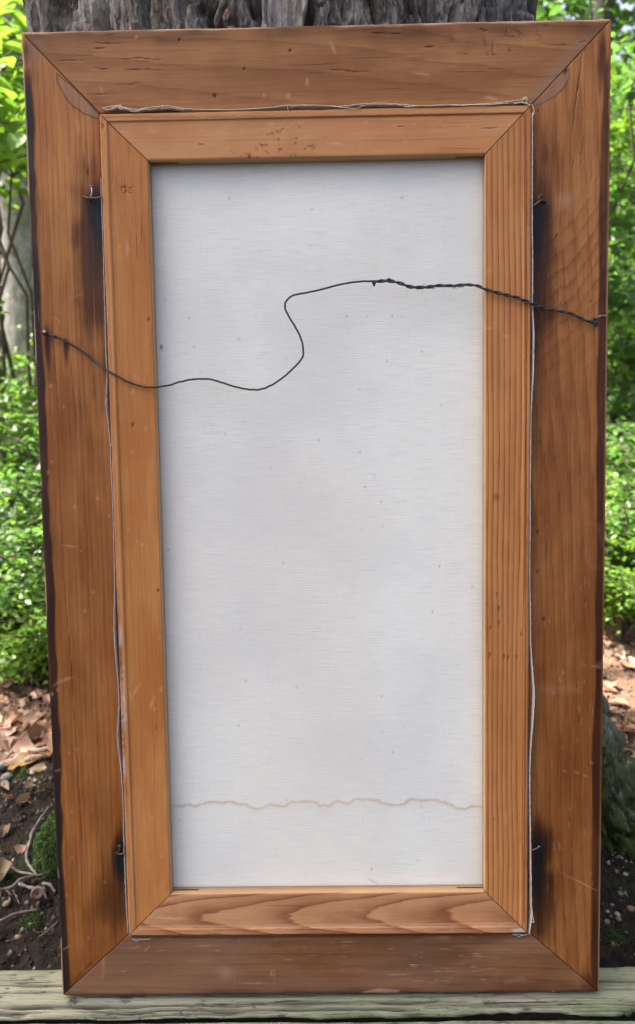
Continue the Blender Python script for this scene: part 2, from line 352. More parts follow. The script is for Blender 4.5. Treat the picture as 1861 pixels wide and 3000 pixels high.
def seg_d(U, V, pts):
    d = np.full(U.shape, 9.); tt = np.zeros(U.shape); n = len(pts)-1
    for i in range(n):
        (x0, y0), (x1, y1) = pts[i], pts[i+1]; dx, dy = x1-x0, y1-y0; L = dx*dx+dy*dy+1e-12
        t = np.clip(((U-x0)*dx+(V-y0)*dy)/L, 0, 1); q = np.hypot(U-x0-t*dx, V-y0-t*dy)
        tt = np.where(q < d, (i+t)/n, tt); d = np.minimum(d, q)
    return d, tt
class Paint:                                    # wear and painted light or shade masks on one board; coordinates in photograph pixels
    def __init__(s, U, V, n): s.U, s.V, s.n = U, V, n; s.k = {a: np.zeros(U.shape) for a in ('stain_shade', 'wear_light', 'crack', 'glue', 'white', 'fade', 'figure')}
    def near(s, pts, pad):
        P = np.array(pts); m = (s.U > P[:, 0].min()-pad) & (s.U < P[:, 0].max()+pad) & (s.V > P[:, 1].min()-pad) & (s.V < P[:, 1].max()+pad); return np.nonzero(m)
    def line(s, ch, px, w=.0007, a=1., taper=True, wob=.0006):
        pts = [uv(x, y, s.n) for x, y in px]; ix = s.near(pts, .004)
        if not len(ix[0]): return
        U, V = s.U[ix], s.V[ix]; U2 = U+(vn(U*220, V*220, 4)-.5)*2*wob; V2 = V+(vn(U*220, V*220, 6)-.5)*2*wob
        d, t = seg_d(U2, V2, pts); prof = np.clip(4*t*(1-t), 0, 1)**.8*(.45+.9*vn(U*160+V*160, V*0+7, 14)) if taper else 1
        q = a*np.exp(-(d/(w))**2)*prof; s.k[ch][ix] = np.maximum(s.k[ch][ix], q)
    def blob(s, ch, x, y, rx, up, dn, a=1., streak=.35):
        u0, v0 = uv(x, y, s.n); k = .000323; U, V = s.U, s.V
        du = (U-u0)/(rx*k); dv = np.where(V > v0, (V-v0)/(up*k), (v0-V)/(dn*k))
        nz = (fbm(U*420, V*16, 31, 3)-.5)*streak*2+(fbm(U*70, V*45, 33, 3)-.5)*.7
        r = np.sqrt(du*du+dv*dv)*(1+nz); q = a*np.exp(-r**2.2*.9)
        s.k[ch] = np.clip(np.maximum(s.k[ch], q), 0, 1)
    def poly(s, ch, px, a, soft=.0016, rim=None):
        P = np.array([uv(x, y, s.n) for x, y in px]); U = s.U+(fbm(s.U*60, s.V*60, 41, 3)-.5)*.003; V = s.V+(fbm(s.U*60, s.V*60, 43, 3)-.5)*.003
        ins = np.zeros(U.shape, bool); j = len(P)-1
        for i in range(len(P)):
            c = ((P[i, 1] > V) != (P[j, 1] > V)) & (U < (P[j, 0]-P[i, 0])*(V-P[i, 1])/(P[j, 1]-P[i, 1]+1e-12)+P[i, 0]); ins ^= c; j = i
        d, _ = seg_d(U, V, list(map(tuple, P))+[tuple(P[0])])
        q = np.where(ins, np.clip(.5+d/soft, 0, 1), np.clip(.5-d/soft, 0, 1))*a; s.k[ch] = np.maximum(s.k[ch], q)
        if rim: s.k['stain_shade'] = np.maximum(s.k['stain_shade'], rim*np.exp(-(d/.0009)**2))

def board(name, side, outer, inner, prof, parent, mat, paint, n0, gap=.0005, step=.001, wob=.0004, seed=0, raw=None):
    """one mitred board; prof = [(t across 0 outer..1 inner, height n)], dense on the face, then round the back"""
    (ox0, oy0, ox1, oy1), (ix0, iy0, ix1, iy1) = outer, inner
    t = np.array([p[0] for p in prof])[:, None]; nn = np.array([p[1] for p in prof])[:, None]; fr = np.array([p[2] for p in prof])[:, None]
    a0 = {'top': ((ox0, oy1), (ox1, oy1), (ix0, iy1), (ix1, iy1)), 'bottom': ((ox0, oy0), (ox1, oy0), (ix0, iy0), (ix1, iy0)),
          'left': ((ox0, oy0), (ox0, oy1), (ix0, iy0), (ix0, iy1)), 'right': ((ox1, oy0), (ox1, oy1), (ix1, iy0), (ix1, iy1))}[side]
    A, B, C, D = [np.array(q) for q in a0]
    L = np.linalg.norm(B-A); ns = int(L/step)+1
    s = np.linspace(0, 1, ns)[None, :]
    P0 = A[None, :]*(1-t)+C[None, :]*t; P1 = B[None, :]*(1-t)+D[None, :]*t
    dv = (B-A)/L; P0 = P0+dv*gap; P1 = P1-dv*gap
    U = P0[:, :1]*(1-s)+P1[:, :1]*s; V = P0[:, 1:]*(1-s)+P1[:, 1:]*s
    al = U if side in ('top', 'bottom') else V
    w = (fbm(al*5, t*0+al*0, seed+50, 3)-.5)*2*wob + (vn(al*90, al*0, seed+51)-.5)*wob*.7
    out = {'top': (0, 1), 'bottom': (0, -1), 'left': (-1, 0), 'right': (1, 0)}[side]
    we = np.clip(1-t/.12, 0, 1)
    U = U+out[0]*w*we; V = V+out[1]*w*we
    Pt = Paint(U, V, n0); paint(Pt)
    for k_ in Pt.k: Pt.k[k_] = Pt.k[k_]*fr
    N = nn+0*U + fr*((fbm(U*12, V*12, seed+60, 2)-.5)*.0006 - .0009*Pt.k['crack'])
    nick = sst(.72, .9, vn(al*45, al*0, seed+70))*sst(.1, .0, t)*fr*.0006
    N = N-nick
    m, c = U.shape
    V3 = np.stack([U, V, N], -1); fs = grid_faces(m, c, wrap_r=True)
    if side in ('top', 'right'): fs = fs[:, ::-1]
    caps = [np.arange(m)*c, np.arange(m)*c+c-1]
    me = mesh_from(name, V3, fs)
    # close the mitred ends
    import bmesh
    bm = bmesh.new(); bm.from_mesh(me); bm.verts.ensure_lookup_table()
    for q in caps:
        try: f_ = bm.faces.new([bm.verts[int(i)] for i in q]); f_.smooth = False
        except ValueError: pass
    bmesh.ops.recalc_face_normals(bm, faces=bm.faces[:]); bm.to_mesh(me); bm.free()
    for k_, v_ in Pt.k.items(): attr(me, k_, v_)
    if raw is not None: attr(me, 'raw', ((t >= .9999) & (nn < raw))*1.+0*U)
    # sharp profile edges
    return link(name, me, mat, parent)

OUT = (0, 0, .530, .915); INN = (.0690, .0640, .4590, .8425)
def rail_prof(w, depth=.028, rnd=.0022):
    P = [(0., -rnd, 1.), (.0004/w, -.0010, 1.), (.0011/w, -.00035, 1.), (rnd/w, -.00005, 1.)]
    for d in np.arange(.003, w-.0012, .001): P.append((d/w, 0., 1.))
    P += [(1-.0006/w, -.0001, 1.), (1., -.0008, 1.), (1., -depth*.55, 0.), (.75, -depth*.55, 0.), (.7, -depth*.8, 0.), (.25, -depth, 0.), (.03, -depth, 0.), (0., -depth*.85, 0.), (0., -.006, 0.)]
    return P
def p_top(p):
    P = lambda pts, sc, ox=0, oy=0: [(x/sc+ox, y/sc+oy) for x, y in pts]
    U, V = p.U, p.V
    wv = (fbm(U*14, V*0, 3, 4)-.5)*.016
    p.k['stain_shade'] = np.maximum(p.k['stain_shade'], .33*sst(.893, .911, V+wv)*(.5+fbm(U*30, V*30, 5, 3)))
    p.k['wear_light'] = np.maximum(p.k['wear_light'], .75*sst(.9122, .9142, V+(fbm(U*40, V*0, 6, 3)-.5)*.003)*sst(.3, .6, fbm(U*18, V*0, 9, 3)))  # patchy edge wear plus caught light, painted pale along the top edge
    for c in [((830,380),(1090,392)), ((820,430),(960,428)), ((510,540),(770,533)), ((1070,522),(1250,520),(1430,530)), ((820,610),(980,608)), ((1100,615),(1440,622)), ((1020,758),(1260,745)), ((770,850),(900,838),(1030,832)), ((900,310),(1010,318)), ((640,490),(830,488))]:
        p.line('crack', P(c, 3.024), .00040, .62)
    for c in [((290,240),(265,345),(415,362)), ((575,255),(568,335),(605,345),(608,415)), ((540,395),(700,430),(900,442)), ((300,450),(310,510)), ((55,395),(70,415)), ((100,480),(98,540)), ((370,290),(420,380)), ((975,410),(1045,405)), ((640,230),(680,260)), ((0,280),(110,300)), ((410,455),(430,460))]:
        p.line('crack', P(c, 3.28, 1400), .00045, .7)
    for c in [((620,170),(645,180),(640,210)), ((780,160),(810,240)), ((900,120),(1000,180)), ((660,250),(720,265)), ((200,150),(420,165)), ((40,330),(260,345)), ((500,220),(560,226)), ((840,180),(835,260),(860,270))]:
        p.line('crack', P(c, 1.624, 930), .00045, .65)
    for c in [((1465,370),(1460,420)), ((480,405),(492,460)), ((640,180),(660,165)), ((1255,440),(1265,465))]:
        p.line('wear_light', P(c, 1.626), .0009, .5)
    for c in [((60,190),(90,260)), ((440,345),(545,358)), ((790,465),(860,470))]: p.line('wear_light', P(c, 1.624, 930), .0011, .4)
    for x, y, r in [(630, 281, 5), (527, 117, 3), (851, 149, 4), (717, 202, 3)]: p.blob('crack', x, y, r, r, r, .9, .1)
    p.blob('glue', 110, 130, 28, 22, 30, 1.); p.line('stain_shade', [(62, 98), (90, 125), (130, 160)], .004, .35)
    p.blob('stain_shade', 1400, 80, 60, 30, 60, .25); p.blob('wear_light', 844, 281, 6, 6, 6, .5, .1)
    p.line('glue', [(1745, 85), (1680, 150), (1610, 225), (1560, 295)], .005, .8, False)
def p_left(p):
    U, V = p.U, p.V
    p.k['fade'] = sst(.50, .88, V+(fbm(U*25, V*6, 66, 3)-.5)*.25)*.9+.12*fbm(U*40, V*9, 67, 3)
    w = .0055+.004*(fbm(V*7, V*0, 61, 3)-.35)+.002*vn(V*60, V*0, 3)
    p.k['stain_shade'] = np.maximum(p.k['stain_shade'], .80*sst(w+.0028, w-.0012, U)*sst(.90, .86, V)*(.75+.5*fbm(U*60, V*12, 63, 3)))
    p.k['wear_light'] = np.maximum(p.k['wear_light'], .55*sst(.0022, .0008, U)*sst(.5, .68, fbm(V*25, V*0, 64, 3)))
    p.blob('stain_shade', 290, 620, 50, 80, 190, 1.0); p.blob('stain_shade', 275, 690, 62, 150, 330, .75); p.line('stain_shade', [(257, 478), (258, 520)], .0011, .6)
    p.blob('stain_shade', 355, 2510, 30, 80, 120, 1.0); p.blob('stain_shade', 340, 2630, 70, 170, 150, .55)
    p.blob('stain_shade', 139, 1000, 9, 45, 100, .85); p.blob('stain_shade', 192, 1012, 6, 16, 60, .75)
    p.poly('glue', [(167, 213), (172, 248), (190, 285), (215, 315), (245, 331), (285, 345), (294, 338), (250, 292), (205, 248)], 1., rim=.45)
    p.blob('glue', 100, 150, 25, 20, 40, .9); p.blob('stain_shade', 75, 150, 14, 30, 60, .5)
    p.blob('stain_shade', 130, 1600, 55, 90, 70, .28); p.line('crack', [(180, 1600), (206, 1900), (238, 2397), (246, 2750)], .00045, .55, True, .0003)
    for c in [((150,900),(163,1080),(185,1300)), ((195,900),(228,1300)), ((280,1980),(292,2350)), ((255,1500),(262,1780))]: p.line('crack', c, .0004, .32, True, .0003)
    for c, a, w_ in [(((152,2014),(169,2002),(193,1990),(220,1985)), .5, .0013), (((159,2260),(185,2252)), .4, .0010), (((178,1598),(234,1601)), .4, .0008), (((179,2783),(207,2771)), .5, .0007), (((155,930),(170,935),(176,955)), .35, .0006), (((300,2000),(302,2040)), .3, .0006), (((190,880),(250,860)), .25, .0006)]: p.line('wear_light', c, w_, a)
    p.poly('wear_light', [(226, 355), (236, 352), (238, 385), (228, 390)], .22)
    for i in range(26):
        x, y = random.uniform(110, 350), random.uniform(900, 2850); p.blob('wear_light', x, y, 3, random.uniform(2, 7), random.uniform(2, 7), .4, .1)
    p.blob('stain_shade', 90, 600, 26, 60, 60, .35); p.line('stain_shade', [(185, 2905), (240, 2850), (300, 2790)], .003, .35)
    p.blob('stain_shade', 190, 2890, 30, 40, 20, .5)
def p_right(p):
    U, V = p.U, p.V; e = .530-U
    p.k['figure'] = sst(.585, .66, V+(fbm(U*20, V*9, 78, 2)-.5)*.1)*sst(.79, .73, V-(U-.5)*.5+(fbm(U*20, V*9, 79, 2)-.5)*.1)
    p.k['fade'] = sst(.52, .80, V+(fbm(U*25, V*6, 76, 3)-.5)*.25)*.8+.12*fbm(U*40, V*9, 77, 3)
    w = .0075+.007*(fbm(V*9, V*0, 71, 4)-.42)
    p.k['stain_shade'] = np.maximum(p.k['stain_shade'], .60*sst(w+.0018, w-.0012, e)*sst(.0012, .0028, e)*sst(.895, .87, V)*(.65+.6*fbm(U*60, V*25, 73, 3)))
    p.k['wear_light'] = np.maximum(p.k['wear_light'], .6*sst(.0020, .0008, e)*sst(.35, .6, fbm(V*14, V*0, 74, 3)))
    p.blob('stain_shade', 1576, 640, 36, 60, 190, 1.); p.blob('stain_shade', 1583, 720, 46, 240, 280, .68); p.blob('stain_shade', 1578, 1150, 16, 300, 300, .3)
    p.blob('stain_shade', 1580, 2480, 34, 85, 270, 1.); p.blob('stain_shade', 1588, 2660, 46, 180, 120, .58); p.blob('stain_shade', 1640, 2560, 150, 80, 120, .18)
    p.poly('glue', [(1663, 192), (1668, 225), (1650, 258), (1625, 283), (1590, 302), (1560, 312), (1560, 300), (1612, 245)], 1., rim=.4)
    p.blob('stain_shade', 1655, 203, 9, 8, 12, .8, .1); p.line('stain_shade', [(1700, 150), (1715, 130)], .004, .5); p.blob('stain_shade', 1765, 150, 14, 50, 120, .6)
    P = lambda pts, sc, ox=0, oy=0: [(x/sc+ox, y/sc+oy) for x, y in pts]
    p.line('crack', P([(1010,455),(985,720),(950,900),(910,1290)], 3.28, 1400), .0006, .85, True, .0003)
    for c in [((150,0),(120,280)), ((225,200),(218,410)), ((270,350),(250,650)), ((60,200),(55,300)), ((215,1450),(210,1500))]: p.line('crack', P(c, 3.05, 1661, 400), .0005, .6)
    p.line('crack', P([(740,480),(740,930)], 3.28, 1400, 2500), .0006, .6, True, .0002)
    p.line('crack', [(1598, 1400), (1602, 1700)], .0005, .4)
    for x, y, r in [(1577, 325, 4), (1576, 1560, 6), (1576, 1676, 5), (1594, 1814, 6), (1691, 2012, 4), (1563, 1298, 4), (1632, 690, 5)]: p.blob('crack', x, y, r*.6, r*.9, r*1.2, .7, .1)
    for c in [((970,210),(1110,240)), ((580,360),(600,420)), ((600,260),(655,330)), ((620,1495),(670,1505)), ((760,1500),(840,1530)), ((870,1550),(930,1580)), ((500,500),(515,570)), ((690,1970),(745,1950)), ((960,1380),(1000,1430)), ((850,170),(910,220))]: p.line('wear_light', P(c, 4.188, 1500, 1900), .0007, .42)
    p.line('wear_light', [(1638, 2552), (1705, 2588), (1754, 2611)], .0008, .38)
    p.poly('wear_light', [(1738, 1950), (1768, 1930), (1768, 1960), (1742, 1956)], .12, .003); p.poly('wear_light', [(1712, 1528), (1765, 1535), (1762, 1600), (1745, 1545)], .08, .004); p.poly('wear_light', [(1715, 1642), (1752, 1656), (1755, 1668), (1730, 1660)], .08, .004)
    p.poly('wear_light', [(1572, 2008), (1700, 2005), (1702, 2026), (1574, 2030)], .09, .006)
    p.blob('wear_light', 1660, 585, 26, 20, 30, .28)
    for i in range(40):
        x, y = random.uniform(1600, 1740), random.uniform(1500, 2750); p.line('wear_light', [(x, y), (x+random.uniform(-4, 4), y+random.uniform(10, 40))], .0005, random.uniform(.15, .35))
    p.blob('stain_shade', 1730, 2880, 40, 40, 30, .5)
def p_bottom(p):
    U, V = p.U, p.V
    p.k['stain_shade'] = np.maximum(p.k['stain_shade'], .30*sst(.35, .62, fbm(U*9, V*24, 81, 4))*sst(.15, .40, U)); p.k['glue'] = np.maximum(p.k['glue'], .5*sst(.40, .6, fbm(U*8, V*14, 84, 4)))
    p.k['stain_shade'] = np.maximum(p.k['stain_shade'], .35*sst(.010, .001, V+(fbm(U*30, V*0, 82, 3)-.5)*.01))
    for i in range(58):
        x = random.choice([random.uniform(1120, 1420), random.uniform(1120, 1420), random.uniform(450, 1500)]); y = random.uniform(2745, 2880); L = random.uniform(8, 50)
        p.line('wear_light', [(x, y), (x+L, y-L*.03)], .00045, random.uniform(.2, .5), True, .0002)
    for c in [((789,2868),(796,2842),(804,2842),(803,2870)), ((791,2858),(803,2857)), ((307,2780),(299,2877)), ((700,2880),(810,2882)), ((420,2790),(440,2770)), ((392,2780),(410,2768))]: p.line('wear_light', c, .0007, .4)
    p.poly('wear_light', [(1060, 2905), (1110, 2896), (1170, 2900), (1165, 2913), (1065, 2915)], .45)
    p.poly('wear_light', [(1475, 2872), (1530, 2860), (1545, 2875), (1480, 2882)], .15, .004)
    p.blob('wear_light', 660, 2850, 24, 20, 20, .25); p.line('stain_shade', [(390, 2745), (700, 2745), (1540, 2735)], .0022, .4, False)  # the line paints the stretcher bar's shade along the joint
    p.poly('white', [(1621, 2900), (1633, 2909), (1620, 2910)], .95, .0006)
    p.blob('stain_shade', 1740, 2900, 50, 30, 20, .5)
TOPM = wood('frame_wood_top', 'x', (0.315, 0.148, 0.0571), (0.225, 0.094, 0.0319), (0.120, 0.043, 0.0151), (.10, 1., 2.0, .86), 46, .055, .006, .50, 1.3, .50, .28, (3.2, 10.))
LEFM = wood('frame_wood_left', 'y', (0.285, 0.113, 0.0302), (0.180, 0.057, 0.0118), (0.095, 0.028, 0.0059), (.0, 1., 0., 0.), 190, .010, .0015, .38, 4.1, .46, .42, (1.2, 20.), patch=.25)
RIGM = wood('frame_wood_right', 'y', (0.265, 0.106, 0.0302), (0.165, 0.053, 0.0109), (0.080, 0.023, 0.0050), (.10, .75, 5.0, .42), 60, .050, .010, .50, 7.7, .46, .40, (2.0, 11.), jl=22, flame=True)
BOTM = wood('frame_wood_bottom', 'x', (0.205, 0.099, 0.0437), (0.145, 0.059, 0.0235), (0.080, 0.030, 0.0109), (.02, 1., 0., 0.), 90, .03, .003, .40, 11.2, .50, .40, (2., 12.), scr=.9)
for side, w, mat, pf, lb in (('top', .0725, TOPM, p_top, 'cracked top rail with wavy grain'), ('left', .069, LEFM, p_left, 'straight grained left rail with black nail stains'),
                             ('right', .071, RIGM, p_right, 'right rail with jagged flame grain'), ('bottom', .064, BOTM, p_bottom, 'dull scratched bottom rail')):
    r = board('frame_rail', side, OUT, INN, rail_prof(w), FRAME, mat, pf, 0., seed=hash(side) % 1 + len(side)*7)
    r['label'] = lb
# ---------------- stretcher bars
SO = (.0695, .0645, .4580, .8405); SI = (.1120, .1062, .4168, .7990)
LIP, FACE, BACK = .0050, .0036, -.0098
def bar_prof(w=.042):
    P = [(0., LIP-.0012, 1.), (.0006/w, LIP-.0003, 1.)]
    for d in np.arange(.0012, .0064, .001): P.append((d/w, LIP, 1.))
    P += [(.0068/w, LIP-.0002, 1.), (.0072/w, FACE+.0001, 1.), (.0076/w, FACE, 1.)]
    for d in np.arange(.0085, w-.0012, .001): P.append((d/w, FACE, 1.))
    P += [(1-.0006/w, FACE-.0002, 1.), (1., FACE-.0009, 1.), (1., FACE-.005, 0.), (1., BACK, 0.), (.5, BACK, 0.), (0., BACK, 0.), (0., LIP-.006, 0.)]
    return P
def s_top(p):
    U, V = p.U, p.V
    reg = sst(.165, .21, U)*sst(.30, .24, U)*sst(.834, .828, V)
    pit = sst(.60, .72, fbm(U*260, V*560, 91, 3))
    p.k['stain_shade'] = np.maximum(p.k['stain_shade'], reg*np.clip(.14*sst(.3, .6, fbm(U*40, V*60, 92, 3))+.36*pit*sst(.4,.6,fbm(U*50,V*90,93,3)), 0, 1))
    for c in [((350,385),(378,388)), ((435,382),(470,386)), ((1150,368),(1190,370)), ((1398,374),(1465,372)), ((955,420),(1010,421))]: p.line('wear_light', c, .0008, .5)
    for c in [((1160,371),(1188,372)), ((1405,377),(1460,375)), ((580,424),(600,426)), ((1285,372),(1295,374))]: p.line('crack', c, .0006, .55)
    for i in range(14): p.blob('wear_light', random.uniform(360, 1400), random.uniform(340, 440), 4, 4, 4, .3, .1)
    p.line('stain_shade', [(300, 344), (860, 344), (1530, 334)], .0011, .30, False)  # shade under the raised lip, painted as a dark line
def s_left(p):
    p.line('wear_light', [(305, 360), (330, 1000), (352, 1700), (395, 2690)], .0007, .35, False, .0004)  # pale line along the inner side of the lip
    for c in [((360,1980),(363,2060),(366,2150)), ((353,1820),(356,1900)), ((366,2200),(368,2280))]: p.line('white', c, .0016, .45, True, .0012)
    for i in range(16): p.line('white', [(358+random.uniform(-4, 6), 1950+i*22), (360+random.uniform(-4, 6), 1962+i*22)], .0008, random.uniform(.3, .6))
    for c in [((382,2055),(413,2000)), ((436,2080),(455,2035)), ((440,2085),(452,2040)), ((370,690),(375,760)), ((470,2010),(475,2030)), ((415,1600),(420,1590))]: p.line('wear_light', c, .0012, .42)
    for c in [((355,548),(370,548),(370,563),(364,566)), ((358,550),(358,558)), ((388,550),(378,552),(377,564),(388,566)), ((384,557),(388,557))]: p.line('crack', c, .0005, .6, False, .0001)
    p.line('crack', [(298, 365), (306, 372), (299, 378)], .0005, .8, False, .0001)
    for x, y in [(473, 1015), (390, 1245), (437, 935), (465, 1730), (1000, 100)]: p.blob('crack', x, y, 3, 5, 7, .7, .1)
    p.line('stain_shade', [(327, 1500), (352, 1900), (378, 2500)], .0022, .35)
    for i in range(22): p.blob('wear_light', random.uniform(345, 480), random.uniform(600, 2600), 3, 5, 5, .35, .1)
def s_right(p):
    for x, y, r in [(1457, 1740, 5), (1463, 1782, 6), (1464, 1824, 5), (1438, 1840, 5), (1528, 1856, 4), (1478, 1922, 5), (1490, 1926, 5), (1516, 1925, 4), (1437, 1918, 5), (1420, 1430, 5), (1450, 2400, 3)]: p.blob('crack', x, y, r*.45, r*.8, r*1.5, .6, .1)
    p.blob('stain_shade', 1456, 1455, 8, 10, 14, .38, .5)
    for c in [((1425,790),(1445,795)), ((1425,962),(1440,964)), ((1470,985),(1490,985)), ((1540,668),(1562,672)), ((1480,2380),(1484,2420))]: p.line('wear_light', c, .0009, .5)
    p.line('stain_shade', [(1536, 340), (1540, 1400), (1535, 2700)], .0009, .45, False, .0003)  # dark line beside the raised lip
    p.k['white'] = np.maximum(p.k['white'], .16*sst(.455, .458, p.U)*fbm(p.V*30, p.U*200, 95, 3))
def s_bottom(p):
    p.poly('white', [(1500, 2722), (1545, 2716), (1549, 2728), (1510, 2732)], .5); p.line('wear_light', [(400, 2715), (900, 2712), (1540, 2705)], .0009, .45, False, .0006)  # light on the upward lip step, painted as a long pale line
    for c in [((450,2690),(545,2690)), ((460,2687),(475,2688))]: p.line('wear_light', c, .0008, .6)
    for i in range(14): p.line('crack', [(560+i*60, 2722+random.uniform(-4, 4)), (600+i*60, 2722+random.uniform(-4, 4))], .0005, random.uniform(0, .5))
S_T = wood('stretcher_wood_top', 'x', (0.455, 0.222, 0.0907), (0.390, 0.167, 0.0622), (0.260, 0.103, 0.0378), (.0, 1., 0., 0.), 70, .02, .002, .25, 15.2, .55, .22, (2., 14.))
S_L = wood('stretcher_wood_left', 'y', (0.435, 0.192, 0.0605), (0.345, 0.130, 0.0336), (0.240, 0.081, 0.0193), (.0, 1., 0., 0.), 420, .006, .0006, .32, 18.9, .5, .38, (1., 12.), patch=.2)
S_R = wood('stretcher_wood_right', 'y', (0.455, 0.202, 0.0672), (0.375, 0.148, 0.0420), (0.125, 0.039, 0.0109), (.0, 1., 0., 0.), 205, .010, .0012, 1.0, 23.1, .5, .18, (4., 26.), ringw=.80, edge=.07, patch=.2)
S_B = wood('stretcher_wood_bottom', 'x', (0.455, 0.241, 0.1176), (0.390, 0.182, 0.0806), (0.175, 0.051, 0.0202), (1., .0, -240., .082), 13.5, .095, .015, 1.0, 27.4, .55, .16, (9., 26.), ringw=.72, edge=.07)
for side, mat, pf, lb in (('top', S_T, s_top, 'top stretcher bar with a pitted rough patch'), ('left', S_L, s_left, 'left stretcher bar with two small stamped marks'),
                          ('right', S_R, s_right, 'right stretcher bar with strong dark grain lines'), ('bottom', S_B, s_bottom, 'bottom stretcher bar with curved reddish grain')):
    b = board('stretcher_bar', side, SO, SI, bar_prof(), CANV, mat, pf, FACE, gap=.00042, wob=.0002, seed=100+len(side)*9, raw=FACE-.0005)
    b['label'] = lb
    if side in ('top', 'bottom'):                # dark strips painted as the shade inside the keyed slots
        y = SI[3] if side == 'top' else SI[1]
        SLOT = bpy.data.materials.get('slot_shadow') or plain('slot_shadow', (.05, .025, .014), (.10, .05, .03), 90, .8)
        for x0, x1 in ((SI[0]+.001, SI[0]+.026), (SI[2]-.026, SI[2]-.001)):
            link('slot_shade_strip', mesh_from('slot_shade_strip', *box(x0, x1, y-.0004, y+.0004, -.0048, -.0032), smooth=False), SLOT, b)
# ---------------- canvas
g = G('linen_canvas'); o = g.obj(); sp = g.node('ShaderNodeSeparateXYZ', {0: o})
wx = g.noise(g.scl(o, (900, 60, 1)), 1, 3, .6); wy = g.noise(g.scl(o, (40, 1100, 1)), 1, 3, .65)
thr = g.m('MULTIPLY_ADD', g.m('SINE', g.m('MULTIPLY_ADD', g.noise(g.scl(o, (30, 30, 1)), 1, 2), 1.5, g.m('MULTIPLY', sp.outputs[1], 3900))), .5, .5)
cl = g.noise(o, 6.5, 4, .55); cl2 = g.noise(g.scl(o, (14, 4, 1)), 1, 3, .5); spk = g.noise(o, 420, 2, .5)
col = g.mix(g.sm(cl, .36, .66), (.685, .690, .615), (.605, .618, .565))
col = g.mix(g.m('MULTIPLY', g.sm(cl2, .5, .75), .5), col, (.67, .64, .57))
col = g.mix(g.m('MULTIPLY', g.sm(wy, .45, .70), .36), col, (.44, .44, .42)); col = g.mix(g.m('MULTIPLY', g.sm(wx, .5, .75), .2), col, (.48, .47, .45))
col = g.mix(g.m('MULTIPLY', thr, .13), col, (.42, .41, .39))
col = g.mix(g.m('MULTIPLY', g.sm(spk, .76, .80), .45), col, (.22, .20, .19))
col = g.mix(g.m('MULTIPLY', g.attr('tide'), .75), col, (.44, .34, .22)); col = g.mix(g.m('MULTIPLY', g.attr('edge_dark'), .55), col, (.40, .37, .33)); col = g.mix(g.attr('spot'), col, (.12, .10, .09))
col = g.mix(g.m('MULTIPLY', g.attr('warm'), .5), col, (.60, .50, .40))
CM = g.done(g.bsdf(col, .9, .1, g.m('MULTIPLY_ADD', thr, .6, g.m('MULTIPLY_ADD', wy, 1., wx)), .45, .00035))
cu = np.arange(.0715, .4568, .0013); cvv = np.arange(.0665, .8390, .0013); CV_, CU_ = np.meshgrid(cvv, cu, indexing='ij')
cn = -.0103 - .0008*np.sin(np.clip((CU_-.112)/.305, 0, 1)*np.pi)*np.sin(np.clip((CV_-.106)/.69, 0, 1)*np.pi) + (fbm(CU_*9, CV_*6, 101, 3)-.5)*.0006
cn = np.minimum(cn, -.0101)
cme = mesh_from('canvas', np.stack([CU_, CV_, cn], -1), grid_faces(*CU_.shape))
Pc = Paint(CU_, CV_, -.0103)
tide = [(x/1.626, y/1.626+2200) for x, y in ((825,264),(840,262),(900,258),(940,262),(990,243),(1030,240),(1060,252),(1090,238),(1130,252),(1180,258),(1215,278),(1260,268),(1290,252),(1350,265),(1380,248),(1430,240),(1505,246))] + \
       [(x/1.624+930, y/1.624+2200) for x, y in ((10,262),(60,262),(90,240),(150,250),(175,230),(260,230),(310,245),(340,258),(410,258),(440,232),(500,235),(560,235),(610,245),(650,268),(700,275),(730,265),(790,262))]
tpts = [uv(x, y, -.0103) for x, y in tide]
d, t = seg_d(CU_+(vn(CU_*260, CV_*260, 3)-.5)*.0022, CV_+(vn(CU_*260, CV_*260, 5)-.5)*.0022, tpts)
tx = np.interp(CU_, [q[0] for q in tpts], [q[1] for q in tpts])
tdm = np.exp(-(d/.0011)**2)*(.35+1.5*fbm(CU_*40, CV_*40, 7, 2)) + .35*np.exp(-np.clip(CV_-tx, 0, 1)/.006)*0 + .22*np.exp(-np.abs(tx-CV_)/.004)*(CV_ < tx)
attr(cme, 'tide', np.clip(tdm, 0, 1))
ed = np.minimum(np.minimum(CU_-.112, .4168-CU_), np.minimum(CV_-.1062, .799-CV_))
attr(cme, 'edge_dark', np.clip(.55*np.exp(-np.clip(ed, 0, 1)/.0022)*(.4+fbm(CU_*60, CV_*60, 9, 3)) + .35*np.exp(-np.clip(.799-CV_, 0, 1)/.007), 0, 1))  # darker along the bar edges, widest below the top bar
for i in range(70): Pc.blob('stain_shade', random.uniform(450, 1410), random.uniform(500, 2590), random.uniform(1.5, 3.2), random.uniform(2, 4), random.uniform(2, 4), random.uniform(.2, .75), .1)
Pc.blob('stain_shade', 473, 1016, 4, 6, 7, 1., .1); Pc.blob('stain_shade', 1118, 1470, 2, 3, 3, .6, .1)
Pc.line('stain_shade', [(770, 1036), (776, 1036)], .0006, .6); Pc.line('stain_shade', [(1046, 1560), (1063, 1548)], .0005, .35); Pc.line('stain_shade', [(1074, 2572), (1110, 2592)], .0007, .5); Pc.line('stain_shade', [(1095, 1390), (1100, 1415)], .0005, .3)
attr(cme, 'spot', Pc.k['stain_shade'])
for x, y, rx, u_, d_, a in [(1098, 785, 9, 14, 14, .8), (1440, 725, 6, 6, 6, .3)]: Pc.blob('wear_light', x, y, rx, u_, d_, a, .1)
Pc.line('wear_light', [(500, 1150), (540, 1130), (600, 1128), (680, 1150), (770, 1185)], .0016, .35); Pc.line('wear_light', [(660, 2560), (680, 2535), (730, 2523), (775, 2545), (790, 2590)], .0008, .25)
